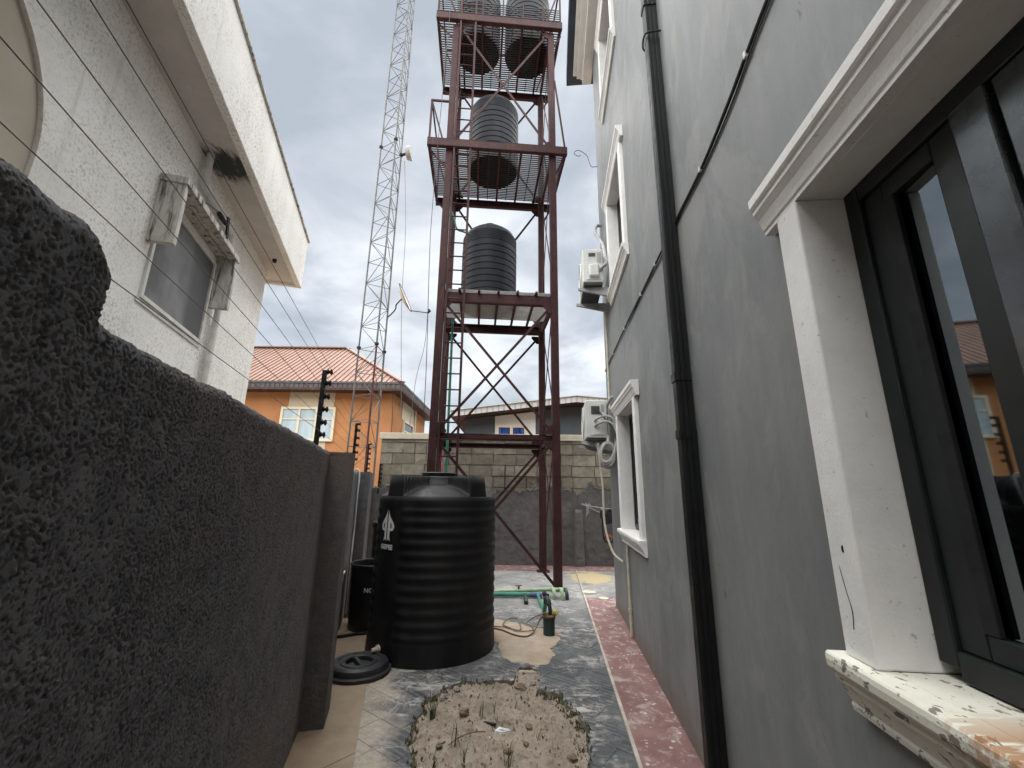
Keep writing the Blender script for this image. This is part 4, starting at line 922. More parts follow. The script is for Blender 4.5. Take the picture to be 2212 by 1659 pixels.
TL = [(2.31, 2.405, 0.0, TWD), (4.77, 4.955, 0.0, TWD), (7.985, 8.16, -0.425, TWD+0.28), (11.245, 11.43, -0.425, TWD+0.235)]
def channel(u0, u1, v, z0, z1, dirn):
    mb = MB(); th = 0.012; d = 0.075
    tbox(mb, u0, u1, v, v+th*dirn, z0, z1); tbox(mb, u0, u1, v, v+d*dirn, z1-th*1.3, z1-0.0005); tbox(mb, u0, u1, v, v+d*dirn, z0+0.0005, z0+th*1.3); return mb
for i, (z0, z1, ua, ub) in enumerate(TL):
    for (v, dr) in ((-PW*0.9-0.013, 1), (TDP+PW*0.9+0.013, -1)):
        a, b = (ua+PW+0.001, ub-PW-0.001) if i < 2 else (ua, ub)
        vv_ = (v if i >= 2 else (0.045 if dr > 0 else TDP-0.045)*1.0-0.05*dr)
        if i >= 2: vv_ = v-0.075*dr
        channel(a, b, vv_, z0, z1, dr).build('beam', M_RED, tw)
    for u in ((0, TWD) if i < 2 else (ua+0.03, ub-0.03, 0, TWD)):
        mb = MB(); e0, e1 = (PW*0.9+0.001, TDP-PW*0.9-0.001)
        if i >= 2 and u not in (0, TWD): e0, e1 = -0.06, TDP+0.06
        tbox(mb, u-0.025, u+0.025, e0, e1, z0+0.02, z1-0.02); mb.build('side_beam', M_RED, tw)
    if i:
        js = [0.33, 0.68, 1.03, 1.38, 1.72] if i == 1 else [0.12, 0.56, 1.0, 1.44, 1.88]
        for u in js:
            mb = MB(); tbox(mb, u-0.022, u+0.022, -0.10, TDP+0.10, z1+0.001, z1+0.045); mb.build('joist', M_RED, tw)
# decks
def slats(n, u0, u1, v0, v1, z, wd, th, mat):
    src = None; dv = (v1-v0)/(n-1)
    for k in range(n):
        if src is None:
            mb = MB(); tbox(mb, u0, u1, v0-wd/2, v0+wd/2, z, z+th); src = mb.build('deck_bar', mat, tw); base = WL[src.name].copy()
        else: inst(src, 'deck_bar', base+E2*dv*k, tw)
slats(64, 0.0, TWD, -0.02, 1.28, 5.001, 0.011, 0.008, M_DECKMESH)
for zt_, ub in ((8.206, TWD+0.27), (11.486, TWD+0.22)):
    slats(31, -0.42, ub, -0.06, TDP+0.06, zt_, 0.020, 0.022, M_GRAT)
    for u in (-0.41, 0.34, 0.78, 1.22, 1.66, ub-0.01):
        mb = MB(); tbox(mb, u-0.008, u+0.008, -0.08, TDP+0.08, zt_-0.012, zt_-0.001); mb.build('deck_tie', M_GRAT, tw)
# X braces on every face
def brace(p, q, w_=0.045):
    mb = MB(); mb.bar(p, q, w_, 0.012, up=tuple((Vector(q)-Vector(p)).cross(Vector((0, 0, 1))))); mb.build('brace', M_RED, tw)
lev = [(0.05, 2.31), (2.40, 4.77), (4.96, 7.96), (8.16, 11.22)]
for i, (z0, z1) in enumerate(lev):
    for v in (0.0, TDP):
        if v == 0.0 and i == 2: continue
        s_ = -1 if v == 0 else 1
        brace(TP(PW, v+s_*0.055, z1-0.03), TP(TWD-PW, v+s_*0.055, z0+0.03)); brace(TP(TWD-PW, v+s_*0.035, z1-0.03), TP(PW, v+s_*0.035, z0+0.03))
    for u in (0.0, TWD):
        brace(TP(u-0.03, PW, z1-0.03), TP(u-0.03, TDP-PW, z0+0.03)); brace(TP(u+0.03, TDP-PW, z1-0.03), TP(u+0.03, PW, z0+0.03))
for i, (z0, z1) in enumerate(lev):
    for v, sgn in ((-PW*0.9, -1), (TDP+PW*0.9, 1)):
        for u, sg in ((PW, 1), (TWD-PW, -1)):
            for (zc, zs__) in ((z1-0.001, -1), (z0+0.001, 1)):
                if (sgn < 0 and i == 2) or (i == 0 and zs__ > 0): continue
                mb = MB(); mb.extrude([(0, 0), (0.15*sg, 0), (0.15*sg, 0.05*zs__), (0.04*sg, 0.17*zs__), (0, 0.17*zs__)], TP(u, v-0.004*sgn if sgn > 0 else v+0.0, zc), E1, (0, 0, 1), E2*0.008*sgn); mb.build('gusset_plate', M_RED, tw)
# short knee struts under the outriggers
for (z0, zb) in ((7.965, 7.62), (11.225, 10.9)):
    for (u, du) in ((0, -0.36), (TWD, 0.22)):
        for v in (0, TDP): brace(TP(u+math.copysign(PW, du), v, zb), TP(u+du, v, z0), 0.04)
# ladder
ld = MB(); tbox(ld, 0.395, 0.435, -0.135, -0.095, 0.05, 12.6); lad = ld.build('ladder', M_RED, tw)
ld = MB(); tbox(ld, 0.085, 0.12, -0.135, -0.095, 0.05, 12.6); ld.build('ladder_stile', M_RED, lad)
src = None
for k in range(44):
    z_ = 0.35+k*0.277
    if src is None:
        mb = MB(); mb.tube([TP(0.121, -0.115, z_), TP(0.394, -0.115, z_)], 0.013, 6); src = mb.build('rung', M_RED, lad); base = WL[src.name].copy()
    else: inst(src, 'rung', base+Vector((0, 0, k*0.277)), lad)
# guard rails
def rail(p, q, w_=0.035):
    mb = MB(); mb.bar(p, q, w_, w_); mb.build('rail', M_RED, tw)
for v in (-0.06, TDP+0.06):
    rail(TP(-0.40, v, 8.2), TP(-0.40, v, 9.15)); rail(TP(-0.40, v, 9.14), TP(-PW, v, 9.14)); rail(TP(-0.39, v, 9.1), TP(-0.14, v, 8.2), 0.03)
    rail(TP(TWD+0.25, v, 8.2), TP(TWD+0.06, v, 9.9), 0.03); rail(TP(-0.40, v, 11.49), TP(-0.40, v, 12.6)); rail(TP(TWD+0.21, v, 11.49), TP(TWD+0.21, v, 12.6)); rail(TP(-0.40, v, 12.6), TP(TWD+0.21, v, 12.6))
    rail(TP(-0.39, v, 12.5), TP(0.0, v, 11.5), 0.03); rail(TP(TWD+0.20, v, 12.5), TP(TWD-0.1, v, 11.5), 0.03)
rail(TP(-0.40, -0.06, 9.14), TP(-0.40, TDP+0.06, 9.14), 0.03)
for u in (-0.40, TWD+0.21): rail(TP(u, -0.06, 12.6), TP(u, TDP+0.06, 12.6))
for u in (0.12, 0.56, 1.0, 1.44, 1.88): rail(TP(u, -0.085, 11.2), TP(u, -0.085, 11.98), 0.028)
for k in range(6): 
    mb = MB(); tbox(mb, -0.38, TWD+0.19, -0.068, -0.054, 11.56+k*0.062, 11.575+k*0.062); mb.build('guard_bar', M_GRAT, tw)
# back-left tower pipes
gp = MB(); gp.tube([TP(0.16, TDP-0.22, 0.05), TP(0.13, TDP-0.22, 4.95), TP(0.13, TDP-0.24, 5.02)], 0.026, 8); gp.tube([TP(0.13, TDP-0.22, 2.2), TP(0.13, TDP-0.22, 2.28)], 0.036, 8)
tag(gp.build('green_riser_pipe', M_GREEN, smooth=True), 'green water pipe climbing the back left leg of the tower', 'pipe')
gp = MB(); gp.tube([TP(0.06, TDP-0.40, 0.05), TP(0.09, TDP-0.40, 2.25)], 0.022, 8)
tag(gp.build('pink_riser_pipe', M_PINKPIPE, smooth=True), 'faded pink pipe beside the green pipe low on the tower', 'pipe')
gp = MB(); gp.tube(bez([TP(0.10, -0.03, 6.62), TP(0.16, -0.05, 6.45), TP(0.22, -0.02, 6.25), TP(0.34, 0.02, 6.22), TP(0.48, 0.12, 6.24)], 5), 0.018, 7)
tag(gp.build('tank_feed_pipe', M_GREEN, smooth=True), 'short green feed pipe bent into the side of the lowest tower tank', 'pipe')
for (u, pts, nm) in ((0, [(-0.12, -0.2, 12.0), (-0.17, -0.2, 9.8), (-0.20, -0.2, 8.4), (-0.24, -0.15, 6.4), (-0.22, -0.2, 5.4), (-0.17, -0.12, 3.6), (-0.16, -0.1, 2.6)], 'thin loose cable hanging down the left front leg of the tower'),):
    mb = MB(); mb.tube(bez([TP(*p) for p in pts], 8), 0.006, 5); tag(mb.build('hanging_cable', M_CABLE), nm, 'cable')

# ---- tower tanks
def tower_tank(c, r, h, label, seed=0):
    t = thing('water_tank', c, label, 'water tank', 'black tanks on the tower')
    prof = [(0.0, 0.0), (r*0.95, 0.0), (r*0.985, 0.03)]
    zb = 0.06; body = h*0.80; n_ = 9
    z_ = 0.05
    for k in range(n_):
        p0 = 0.05+k*(body*0.84-0.05)/n_; dz = (body*0.84-0.05)/n_
        prof += [(r*0.999, p0+dz*0.04), (r, p0+dz*0.40), (r*0.999, p0+dz*0.80), (r*0.980, p0+dz*0.84), (r*0.980, p0+dz*0.98)]
    for k in range(7):
        p0 = body*0.84+k*body*0.16/7; dz = body*0.16/7
        prof += [(r*0.992, p0+dz*0.2), (r*0.992, p0+dz*0.7), (r*0.984, p0+dz*0.85)]
    prof += [(r*0.97, body), (r*0.90, body+h*0.05), (r*0.72, body+h*0.10), (r*0.50, body+h*0.135), (r*0.34, body+h*0.15)]
    b = MB(); b.lathe(c, prof, 56); o = b.build('tank_body', M_TANK2, t, smooth=True)
    l = MB(); l.lathe((c[0], c[1], c[2]+body+h*0.14), [(r*0.36, 0), (r*0.36, h*0.035), (r*0.33, h*0.045), (r*0.30, h*0.058), (0.0, h*0.06)], 40, cap=False); l.build('tank_lid', M_TANK2, t, smooth=True)
    return t
def sharp(o, ang=35):
    pass
tower_tank(TP(0.86, 0.74, 5.014), 0.555, 1.82, 'black ribbed tank on the lowest tower platform')
tower_tank(TP(0.88, 0.78, 8.230), 0.550, 1.86, 'black ribbed tank alone on the middle tower platform')
tower_tank(TP(0.44, 0.78, 11.510), 0.535, 1.90, 'left black tank of the pair on the top tower platform')
tower_tank(TP(1.63, 0.78, 11.510), 0.545, 1.95, 'right black tank of the pair on the top tower platform')

# ================================================================= BIG GROUND TANK
TC = Vector((-0.775, 4.715, 0)); TR = 0.612
gt = thing('ground_water_tank', TC, 'big black ribbed water tank standing on the yard in front of the tower', 'water tank')
LOGO = math.atan2(-TC.y, -TC.x)-R(50)     # direction of the stencil, left of the side facing the camera
nth = 192; TH = [LOGO+2*math.pi*k/nth for k in range(nth)]
zs2 = np.linspace(0, 1.43, 240); rows = []
def wrapd(a): return (a+math.pi) % (2*math.pi)-math.pi
for th in TH+[TH[0]+2*math.pi]:
    d = abs(wrapd(th-LOGO)); pm_ = min(1, max(0, (d-R(15))/R(4)))
    dirt = 0.0
    rr_ = TR*(1.03-0.03*np.clip(zs2/0.35, 0, 1))-0.018*np.clip((zs2-1.38)/0.05, 0, 1)**2
    rib = 0.5+0.5*np.cos(2*math.pi*(zs2-0.12)/0.098)
    rr_ = rr_+(0.0095*pm_*(rib-0.5)-0.004*(1-pm_))*np.clip((zs2-0.16)/0.05, 0, 1)*np.clip((1.36-zs2)/0.05, 0, 1)
    rr_ = rr_+0.004*math.sin(th*2+1)*np.sin(zs2*3)
    rows.append(np.stack([TC.x+rr_*math.cos(th), TC.y+rr_*math.sin(th), zs2], -1))
gridmesh('tank_body', np.array(rows), M_TANK, gt)
# shoulder: dome with four raised lugs
fcam = math.atan2(-TC.y, -TC.x); lugs = [fcam+R(a) for a in (-46, 42, 134, 226)]
nth2 = 360; nr = 40; rows = []
for k in range(nth2+1):
    th = fcam+2*math.pi*k/nth2; d = min(abs(wrapd(th-l)) for l in lugs); row = []
    for j in range(nr):
        f = j/(nr-1); r_ = (TR-0.018)*(1-f)+0.20*f; q = r_/(TR-0.018)
        dome = 1.43+0.135*(1-q**2.6)
        wl = min(R(40), 0.115/max(r_, 0.05)) ; mask = min(1, max(0, (wl-d)/R(1.6)+0.5)); edge = min(1, max(0, (1.0-q)/0.03))
        z_ = dome*(1-mask*edge)+1.628*mask*edge
        if q < 0.47: z_ = max(z_, 1.60+0.028*min(1, (0.47-q)/0.03))
        row.append((TC.x+r_*math.cos(th), TC.y+r_*math.sin(th), z_))
    rows.append(row)
gridmesh('tank_shoulder', np.array(rows), M_TANK, gt, flip=True)
l = MB(); l.lathe((TC.x, TC.y, 1.60), [(0.205, 0), (0.205, 0.03), (0.190, 0.032), (0.190, 0.038), (0.198, 0.040), (0.198, 0.047), (0.19, 0.049), (0.19, 0.055), (0.197, 0.057), (0.197, 0.066), (0.17, 0.075), (0, 0.08)], 48, cap=False); l.build('tank_lid', M_TANK, gt, smooth=False)
# stencil: split spade emblem and lettering, wrapped on the smooth panel
def wrap_tank(pts2, zc, rad): # pts2 in metres (x right as seen from outside, y up)
    return [(TC.x+rad*math.cos(LOGO+x_/TR), TC.y+rad*math.sin(LOGO+x_/TR), zc+y_) for x_, y_ in pts2]
def ring_pts(ctrl, n=8, closed=True):
    P = [Vector((a, b, 0)) for a, b in ctrl]; out_ = []
    m_ = len(P)
    for i in range(m_):
        a, b, c_, d = P[i-1], P[i], P[(i+1) % m_], P[(i+2) % m_]
        for k in range(n):
            t_ = k/n; v = 0.5*((2*b)+(c_-a)*t_+(2*a-5*b+4*c_-d)*t_*t_+(3*b-a-3*c_+d)*t_**3); out_.append((v.x, v.y))
    return out_
sp_ = MB()
for sg in (-1, 1):
    outl = [(0.006, 0.165), (0.006, -0.105), (0.012, -0.150), (0.026, -0.110), (0.026, -0.015), (0.030, -0.012)] 
    left = [(0.006, 0.165), (0.016, 0.120), (0.036, 0.070), (0.058, 0.030), (0.066, 0.000), (0.060, -0.032), (0.044, -0.046), (0.028, -0.040)]
    outer_ = [(0.005, 0.170)]+[(0.013, 0.130), (0.024, 0.098), (0.038, 0.070), (0.053, 0.042), (0.063, 0.014), (0.064, -0.014), (0.056, -0.038), (0.042, -0.046), (0.028, -0.042), (0.026, -0.06), (0.026, -0.11), (0.034, -0.150), (0.014, -0.128), (0.005, -0.152)]
    inner_ = [(0.029, 0.040), (0.035, 0.030), (0.041, 0.012), (0.041, -0.010), (0.037, -0.022), (0.032, -0.020), (0.030, -0.008), (0.029, 0.015)]
    def inl(ring): 
        out_ = []
        for i in range(len(ring)):
            a, b = ring[i], ring[(i+1) % len(ring)]
            for k in range(3): out_.append((sg*(a[0]+(b[0]-a[0])*k/3), a[1]+(b[1]-a[1])*k/3))
        return out_
    rr1, rr2 = inl(outer_), inl(inner_)
    tri = tessellate_polygon([[Vector((a, b, 0)) for a, b in rr1], [Vector((a, b, 0)) for a, b in rr2]])
    allp = rr1+rr2; sp_.add(wrap_tank([(a*1.55, b*0.90) for a, b in allp], 1.150, TR+0.0035), [tuple(t_) for t_ in tri])
sp_.build('emblem', M_PAINT, gt)
def text_mesh(txt, size, bold=0.0):
    cu = bpy.data.curves.new('txt', 'FONT'); cu.body = txt; cu.size = size; cu.align_x = 'CENTER'; cu.offset = bold; cu.resolution_u = 3
    o = bpy.data.objects.new('txt', cu); C.objects.link(o); bpy.context.view_layer.update()
    dg = bpy.context.evaluated_depsgraph_get(); me = o.evaluated_get(dg).to_mesh()
    v = [(p.co.x, p.co.y) for p in me.vertices]; f = [tuple(p.vertices) for p in me.polygons]
    o.evaluated_get(dg).to_mesh_clear(); bpy.data.objects.remove(o); bpy.data.curves.remove(cu); return v, f
v_, f_ = text_mesh('GEEPEE', 0.050, 0.0022)
lt = MB(); lt.add(wrap_tank([(a*1.15, b*1.15) for a, b in v_], 0.945, TR+0.0035), f_); lt.build('lettering', M_PAINT, gt, fixn=False)
# outlet spigot
tapd = math.atan2(4.20-TC.y, -1.19-TC.x); a_ = Vector((math.cos(tapd), math.sin(tapd), 0)); p_ = TC+a_*(TR*1.02)+Vector((0, 0, 0.11))
k_ = MB(); k_.tube([p_-a_*0.03, p_+a_*0.012], 0.034, 14); 
for q in range(5): k_.tube([p_+a_*(0.012+q*0.011), p_+a_*(0.020+q*0.011)], 0.024-0.0015*q, 14); k_.tube([p_+a_*(0.019+q*0.011), p_+a_*(0.024+q*0.011)], 0.019-0.0012*q, 14)
k_.build('outlet_spigot', M_CREAMPIPE, gt, smooth=False)

# ================================================================= BINS AND LID
def bin_(c, r, h, label, open_=True):
    t = thing('plastic_drum', c, label, 'drum')
    b = MB(); prof = [(0, 0.0), (r*0.90, 0.0), (r*0.94, 0.02), (r*0.97, h*0.5), (r, h-0.05), (r*1.02, h-0.05), (r*1.03, h-0.03)]
    if open_: prof += [(r*1.03, h), (r*0.985, h), (r*0.97, h-0.04), (r*0.93, 0.06), (0, 0.05)]
    b.lathe(c, prof, 48, cap=False); b.build('drum_body', M_BLACKPL, t, smooth=True)
    ring = [(c[0]+r*1.015*math.cos(k*math.pi/24), c[1]+r*1.015*math.sin(k*math.pi/24), c[2]+h) for k in range(49)]
    k_ = MB(); k_.tube(ring, 0.010, 6, caps=False); k_.build('drum_rim', M_GREYPL, t, smooth=True)
    return t
BN = (-1.545, 5.235, 0.004)
bn = bin_(BN, 0.265, 0.665, 'open black plastic drum between the left wall and the big tank')
v_, f_ = text_mesh('NO', 0.062, 0.002); th0 = math.atan2(-BN[1], -BN[0])-R(12)
nb = MB(); nb.add([(BN[0]+0.264*math.cos(th0+a/0.262), BN[1]+0.264*math.sin(th0+a/0.262), 0.405+b) for a, b in [(x_*1.05-y_*0.05, y_) for x_, y_ in v_]], f_); nb.build('painted_letters', M_PAINT, bn, fixn=False)
b2 = bin_((-1.90, 7.1, 0.004), 0.28, 0.95, 'tall black drum with closed lid half hidden behind the big tank', False)
k_ = MB(); k_.lathe((-1.90, 7.1, 0.95), [(0.30, 0), (0.30, 0.03), (0.26, 0.06), (0.12, 0.09), (0, 0.095)], 40, cap=False); k_.build('drum_lid', M_BLACKPL, b2, smooth=True)
LC = Vector((-1.262, 4.03, 0.004)); LR = 0.245
ldp = thing('bin_lid', LC, 'round black plastic lid with sunken handle lying beside the big tank', 'lid')
k_ = MB(); k_.lathe(LC, [(LR*1.04, 0), (LR*1.08, 0.006), (LR*1.08, 0.026), (LR*1.02, 0.030), (LR*0.99, 0.034), (LR*0.985, 0.056), (LR*0.95, 0.074), (LR*0.88, 0.084), (LR*0.80, 0.088), (LR*0.72, 0.086), (LR*0.70, 0.079), (LR*0.62, 0.077), (LR*0.60, 0.083), (LR*0.47, 0.085), (LR*0.44, 0.080), (LR*0.42, 0.050), (0, 0.045)], 64, cap=False); lo_ = k_.build('lid_body', M_GREYPL, ldp, smooth=True)
k_ = MB(); a_ = Vector((math.cos(R(125)), math.sin(R(125)), 0)); b_ = Vector((-a_.y, a_.x, 0))
k_.extrude([(-0.024, 0.04), (-0.016, 0.080), (0.016, 0.080), (0.024, 0.04)], LC-a_*LR*0.42, b_, (0, 0, 1), a_*LR*0.84); k_.build('handle', M_GREYPL, ldp, bevel=0.004)
wst = MB(); wst.tube(bez([(-1.80, 4.80, 0.02), (-1.72, 4.84, 0.022), (-1.60, 4.92, 0.02), (-1.42, 4.97, 0.02), (-1.30, 5.0, 0.02)], 5), 0.014, 7)
tag(wst.build('hose_piece', M_BLACKRUB, smooth=True), 'short black hose on the ground in front of the open drum', 'hose')

# ================================================================= BOREHOLE, GREEN PIPES, CORD
bh = thing('borehole_casing', (0.428, 5.0, 0), 'dark green borehole casing standing in sand with a bent pipe on top', 'well casing')
k_ = MB(); k_.lathe((0.428, 5.0, -0.02), [(0.062, 0), (0.062, 0.185), (0.070, 0.19), (0.070, 0.205), (0.05, 0.21), (0, 0.21)], 28, cap=False); k_.build('casing', M_DKGREEN, bh, smooth=False)
k_ = MB(); k_.lathe((0.428, 5.0, 0.188), [(0.072, 0), (0.072, 0.012), (0.03, 0.016), (0, 0.016)], 24, cap=False); k_.build('clamp_plate', M_BRASS, bh)
k_ = MB(); k_.tube(bez([(0.44, 5.0, 0.19), (0.44, 5.0, 0.26), (0.425, 5.02, 0.325), (0.415, 5.06, 0.35), (0.405, 5.12, 0.34), (0.40, 5.17, 0.28)], 6), 0.022, 12); k_.tube([(0.43, 5.012, 0.30), (0.42, 5.035, 0.335)], 0.030, 12); k_.build('bent_pipe', M_DKGREEN, bh, smooth=True)
k_ = MB(); 
for a in range(3): 
    ring = [(0.495+0.026*math.cos(q*math.pi/8), 4.985, 0.225+0.02*math.sin(q*math.pi/8)+0.0) for q in range(17)]
k_.tube([(p[0], p[1], p[2]) for p in ring], 0.011, 6, caps=False); k_.build('yellow_cap', M_YELLOW, bh, smooth=True)
k_ = MB(); k_.bar((0.36, 4.99, 0.212), (0.40, 4.98, 0.225), 0.03, 0.02); k_.bar((0.46, 4.97, 0.21), (0.50, 4.96, 0.22), 0.03, 0.02); k_.build('clamp_bolt', M_BRASS, bh)
mf = thing('pipe_manifold', (0.4, 6.65, 0), 'green water pipes and elbows lying at the foot of the front tower leg', 'pipes')
k_ = MB(); k_.tube([(-0.75, 6.62, 0.035), (0.30, 6.615, 0.045)], 0.030, 10); k_.build('supply_pipe', M_GREEN, mf, smooth=True)
k_ = MB(); k_.tube([(0.295, 6.615, 0.045), (0.47, 6.60, 0.045)], 0.033, 10); k_.build('blue_union', M_BLUEFIT, mf, smooth=True)
k_ = MB(); k_.tube([(-0.5, 6.76, 0.03), (-0.1, 6.73, 0.06), (0.6, 6.69, 0.10), (0.80, 6.68, 0.10)], 0.026, 10); k_.build('header_pipe', M_GREENL, mf, smooth=True)
for (x_, m_) in ((0.63, M_GREENL), (0.745, M_GREENL), (0.81, M_DKGREEN)):
    k_ = MB(); k_.tube(bez([(x_, 6.69, 0.10), (x_+0.004, 6.60, 0.11), (x_+0.008, 6.54, 0.075), (x_+0.010, 6.525, 0.0)], 5), 0.026, 10); k_.tube([(x_-0.026, 6.685, 0.10), (x_+0.026, 6.683, 0.10)], 0.030, 10); k_.build('elbow', m_, mf, smooth=True)
k_ = MB(); k_.tube([(0.405, 6.58, 0.06), (0.395, 5.95, 0.10), (0.40, 5.25, 0.17), (0.402, 5.16, 0.27)], 0.022, 10); k_.build('branch_pipe', M_GREEN, mf, smooth=True)
k_ = MB(); k_.tube([(0.22, 6.60, 0.045), (0.225, 6.38, 0.05), (0.228, 6.30, 0.03)], 0.024, 10); k_.tube([(0.225, 6.36, 0.05), (0.228, 6.24, 0.02)], 0.030, 10); k_.build('stub_elbow', M_DKGREEN, mf, smooth=True)
k_ = MB(); k_.tube([(0.135, 6.715, 0.085), (0.135, 6.715, 0.13)], 0.016, 8); k_.bar((0.085, 6.715, 0.138), (0.185, 6.71, 0.145), 0.018, 0.012); k_.build('valve_handle', M_BRASS, mf)
k_ = MB(); k_.tube([(0.48, 6.60, 0.05), (0.53, 6.61, 0.06)], 0.035, 8); k_.tube([(0.50, 6.57, 0.06), (0.56, 6.60, 0.04)], 0.022, 8); k_.build('valve_body', M_BLACKRUB, mf)
# pump cord
def cord(pts, label, r=0.0075):
    k_ = MB(); k_.tube(bez([(x_, y_, z_) for x_, y_, z_ in pts], 8), r, 6); return tag(k_.build('pump_cord', M_CORD, smooth=True), label, 'cord')
cord([(-0.30, 5.20, 0.02), (-0.1, 5.12, 0.022), (0.03, 4.97, 0.024), (0.14, 4.90, 0.022), (0.22, 4.94, 0.022), (0.29, 5.06, 0.05), (0.34, 5.10, 0.13), (0.40, 5.02, 0.205)], 'thick brown pump cord swinging from the big tank up to the casing')
cord([(-0.30, 5.26, 0.02), (-0.05, 5.19, 0.024), (0.07, 5.10, 0.024), (0.12, 5.10, 0.024), (0.13, 5.2, 0.03), (0.09, 5.40, 0.05), (0.0, 5.45, 0.04), (-0.07, 5.30, 0.024), (-0.02, 5.20, 0.026), (0.10, 5.06, 0.026), (0.22, 5.05, 0.03), (0.27, 5.10, 0.03), (0.24, 5.25, 0.026), (0.20, 5.33, 0.03), (0.30, 5.32, 0.10), (0.42, 5.02, 0.212)], 'looped thin brown cord on the sand between big tank and casing', 0.0055)
# round covers
for (x_, y_, r_, nm) in ((1.205, 6.96, 0.105, 'round cream inspection cover in the grey concrete near the tower leg'), (1.345, 6.58, 0.075, 'smaller pale round cover by the corner of the grey house')):
    k_ = MB(); k_.lathe((x_, y_, 0.0), [(r_, 0.0), (r_, 0.020), (r_*0.93, 0.024), (r_*0.91, 0.020), (0, 0.021)], 36, cap=False); tag(k_.build('drain_cover', M_CREAMPIPE), nm, 'cover')

# ================================================================= STONES, WEEDS, LITTER IN THE SAND
def stone_mesh(seed, r):
    rr_ = random.Random(seed); mb = MB(); n_, m_ = 7, 5; vs = [(0, 0, r*0.55*rr_.uniform(0.8, 1.2))]; fs = []
    for j in range(1, m_):
        ph = math.pi*j/m_
        for k in range(n_):
            a = 2*math.pi*k/n_+j*0.3; q = r*rr_.uniform(0.72, 1.18); vs.append((q*math.sin(ph)*math.cos(a), q*0.8*math.sin(ph)*math.sin(a), q*0.62*math.cos(ph)))
    vs.append((0, 0, -r*0.5))
    for k in range(n_): fs.append((0, 1+k, 1+(k+1) % n_))
    for j in range(m_-2):
        for k in range(n_): fs.append((1+j*n_+k, 1+(j+1)*n_+k, 1+(j+1)*n_+(k+1) % n_, 1+j*n_+(k+1) % n_))
    b = 1+(m_-2)*n_
    for k in range(n_): fs.append((len(vs)-1, b+(k+1) % n_, b+k))
    mb.add(vs, fs); return mb
def sandz(x_, y_): return float(np.minimum(-0.026+0.028*(fbm(np.array(x_*4.), np.array(y_*4.), 1, 3)-0.5)*1.6+0.018*(fbm(np.array(x_*22.), np.array(y_*22.), 5, 3)-0.5)*1.6, -0.008))
SPOTS = [(0.10, 3.84, 0.052, M_STONE, 'pointed brown stone in the neck of the sand patch'), (0.20, 3.90, 0.032, M_STONE2, 'small grey stone next to the pointed stone in the sand neck'),
         (0.245, 4.15, 0.045, M_STONE2, 'grey stone lodged in the far end of the sand neck'), (-0.30, 3.38, 0.042, M_STONE, 'dark triangular stone in the upper left of the sand patch'),
         (0.14, 3.22, 0.030, M_STONE, 'rounded stone right of the white litter in the sand'), (0.0, 2.98, 0.030, M_STONE, 'mossy brown stone in the middle of the sand patch'),
         (-0.08, 2.78, 0.032, M_STONE, 'brown stone near the bottom edge of the picture, left of the stone pair'), (0.03, 2.75, 0.025, M_STONE, 'small pale brown stone near the bottom edge of the picture'),
         (-0.42, 3.04, 0.028, M_STONE, 'brown stone beside the weeds at the left of the sand'), (0.115, 3.05, 0.022, M_STONE, 'little stone right of the mossy stone'),
         (-0.48, 3.62, 0.040, M_STONE2, 'grey broken chunk at the left rim of the sand patch'), (-0.40, 3.74, 0.038, M_STONE2, 'second broken chunk along the left rim of the sand patch'),
         (0.38, 2.92, 0.036, M_STONE, 'dark clod at the right rim of the sand patch')]
for i, (x_, y_, r_, m_, nm) in enumerate(SPOTS):
    o = stone_mesh(50+i, r_).build('stone', m_, None); loc = WL[o.name]; put(o, (x_, y_, sandz(x_, y_)-r_*0.18), None)
    o.rotation_euler = (0, 0, i*1.3); tag(o, nm, 'stone', 'stones in the sand patch')
gv = MB(); rr = random.Random(77)
def inpit(x_, y_):
    c_ = False
    for i in range(len(pit)):
        (x0, y0), (x1, y1) = pit[i], pit[i-1]
        if (y0 > y_) != (y1 > y_) and x_ < (x1-x0)*(y_-y0)/(y1-y0)+x0: c_ = not c_
    return c_
for i in range(2200):
    x_, y_ = rr.uniform(-0.6, 0.55), rr.uniform(2.4, 4.2)
    if not inpit(x_, y_): continue
    r_ = rr.uniform(0.002, 0.0075) if rr.random() < 0.86 else rr.uniform(0.008, 0.018); z_ = sandz(x_, y_)
    vs = [(x_+rr.uniform(-r_, r_), y_+rr.uniform(-r_, r_), z_-r_*0.3) for _ in range(3)]+[(x_+rr.uniform(-r_, r_)*0.6, y_+rr.uniform(-r_, r_)*0.6, z_+r_*rr.uniform(0.6, 1.2)) for _ in range(3)]
    gv.add(vs, [(0, 1, 4, 3), (1, 2, 5, 4), (2, 0, 3, 5), (3, 4, 5)])
o = gv.build('gravel', M_STONE); o['kind'] = 'stuff'; o['label'] = 'loose grit and pebbles scattered over the sand patch'; o['category'] = 'gravel'
gv = MB()
for i in range(110):
    x_, y_ = rr.uniform(-0.6, 0.55), rr.uniform(2.4, 4.2)
    if not inpit(x_, y_): continue
    r_ = rr.uniform(0.002, 0.007); z_ = sandz(x_, y_); a = rr.uniform(0, 6.3)
    gv.add([(x_, y_, z_+0.004), (x_+r_*2*math.cos(a), y_+r_*2*math.sin(a), z_+0.006), (x_+r_*math.cos(a+1), y_+r_*math.sin(a+1), z_+0.010)], [(0, 1, 2)])
o = gv.build('shell_chips', M_FOIL, fixn=False); o['kind'] = 'stuff'; o['label'] = 'tiny white chips scattered over the sand patch'; o['category'] = 'litter'
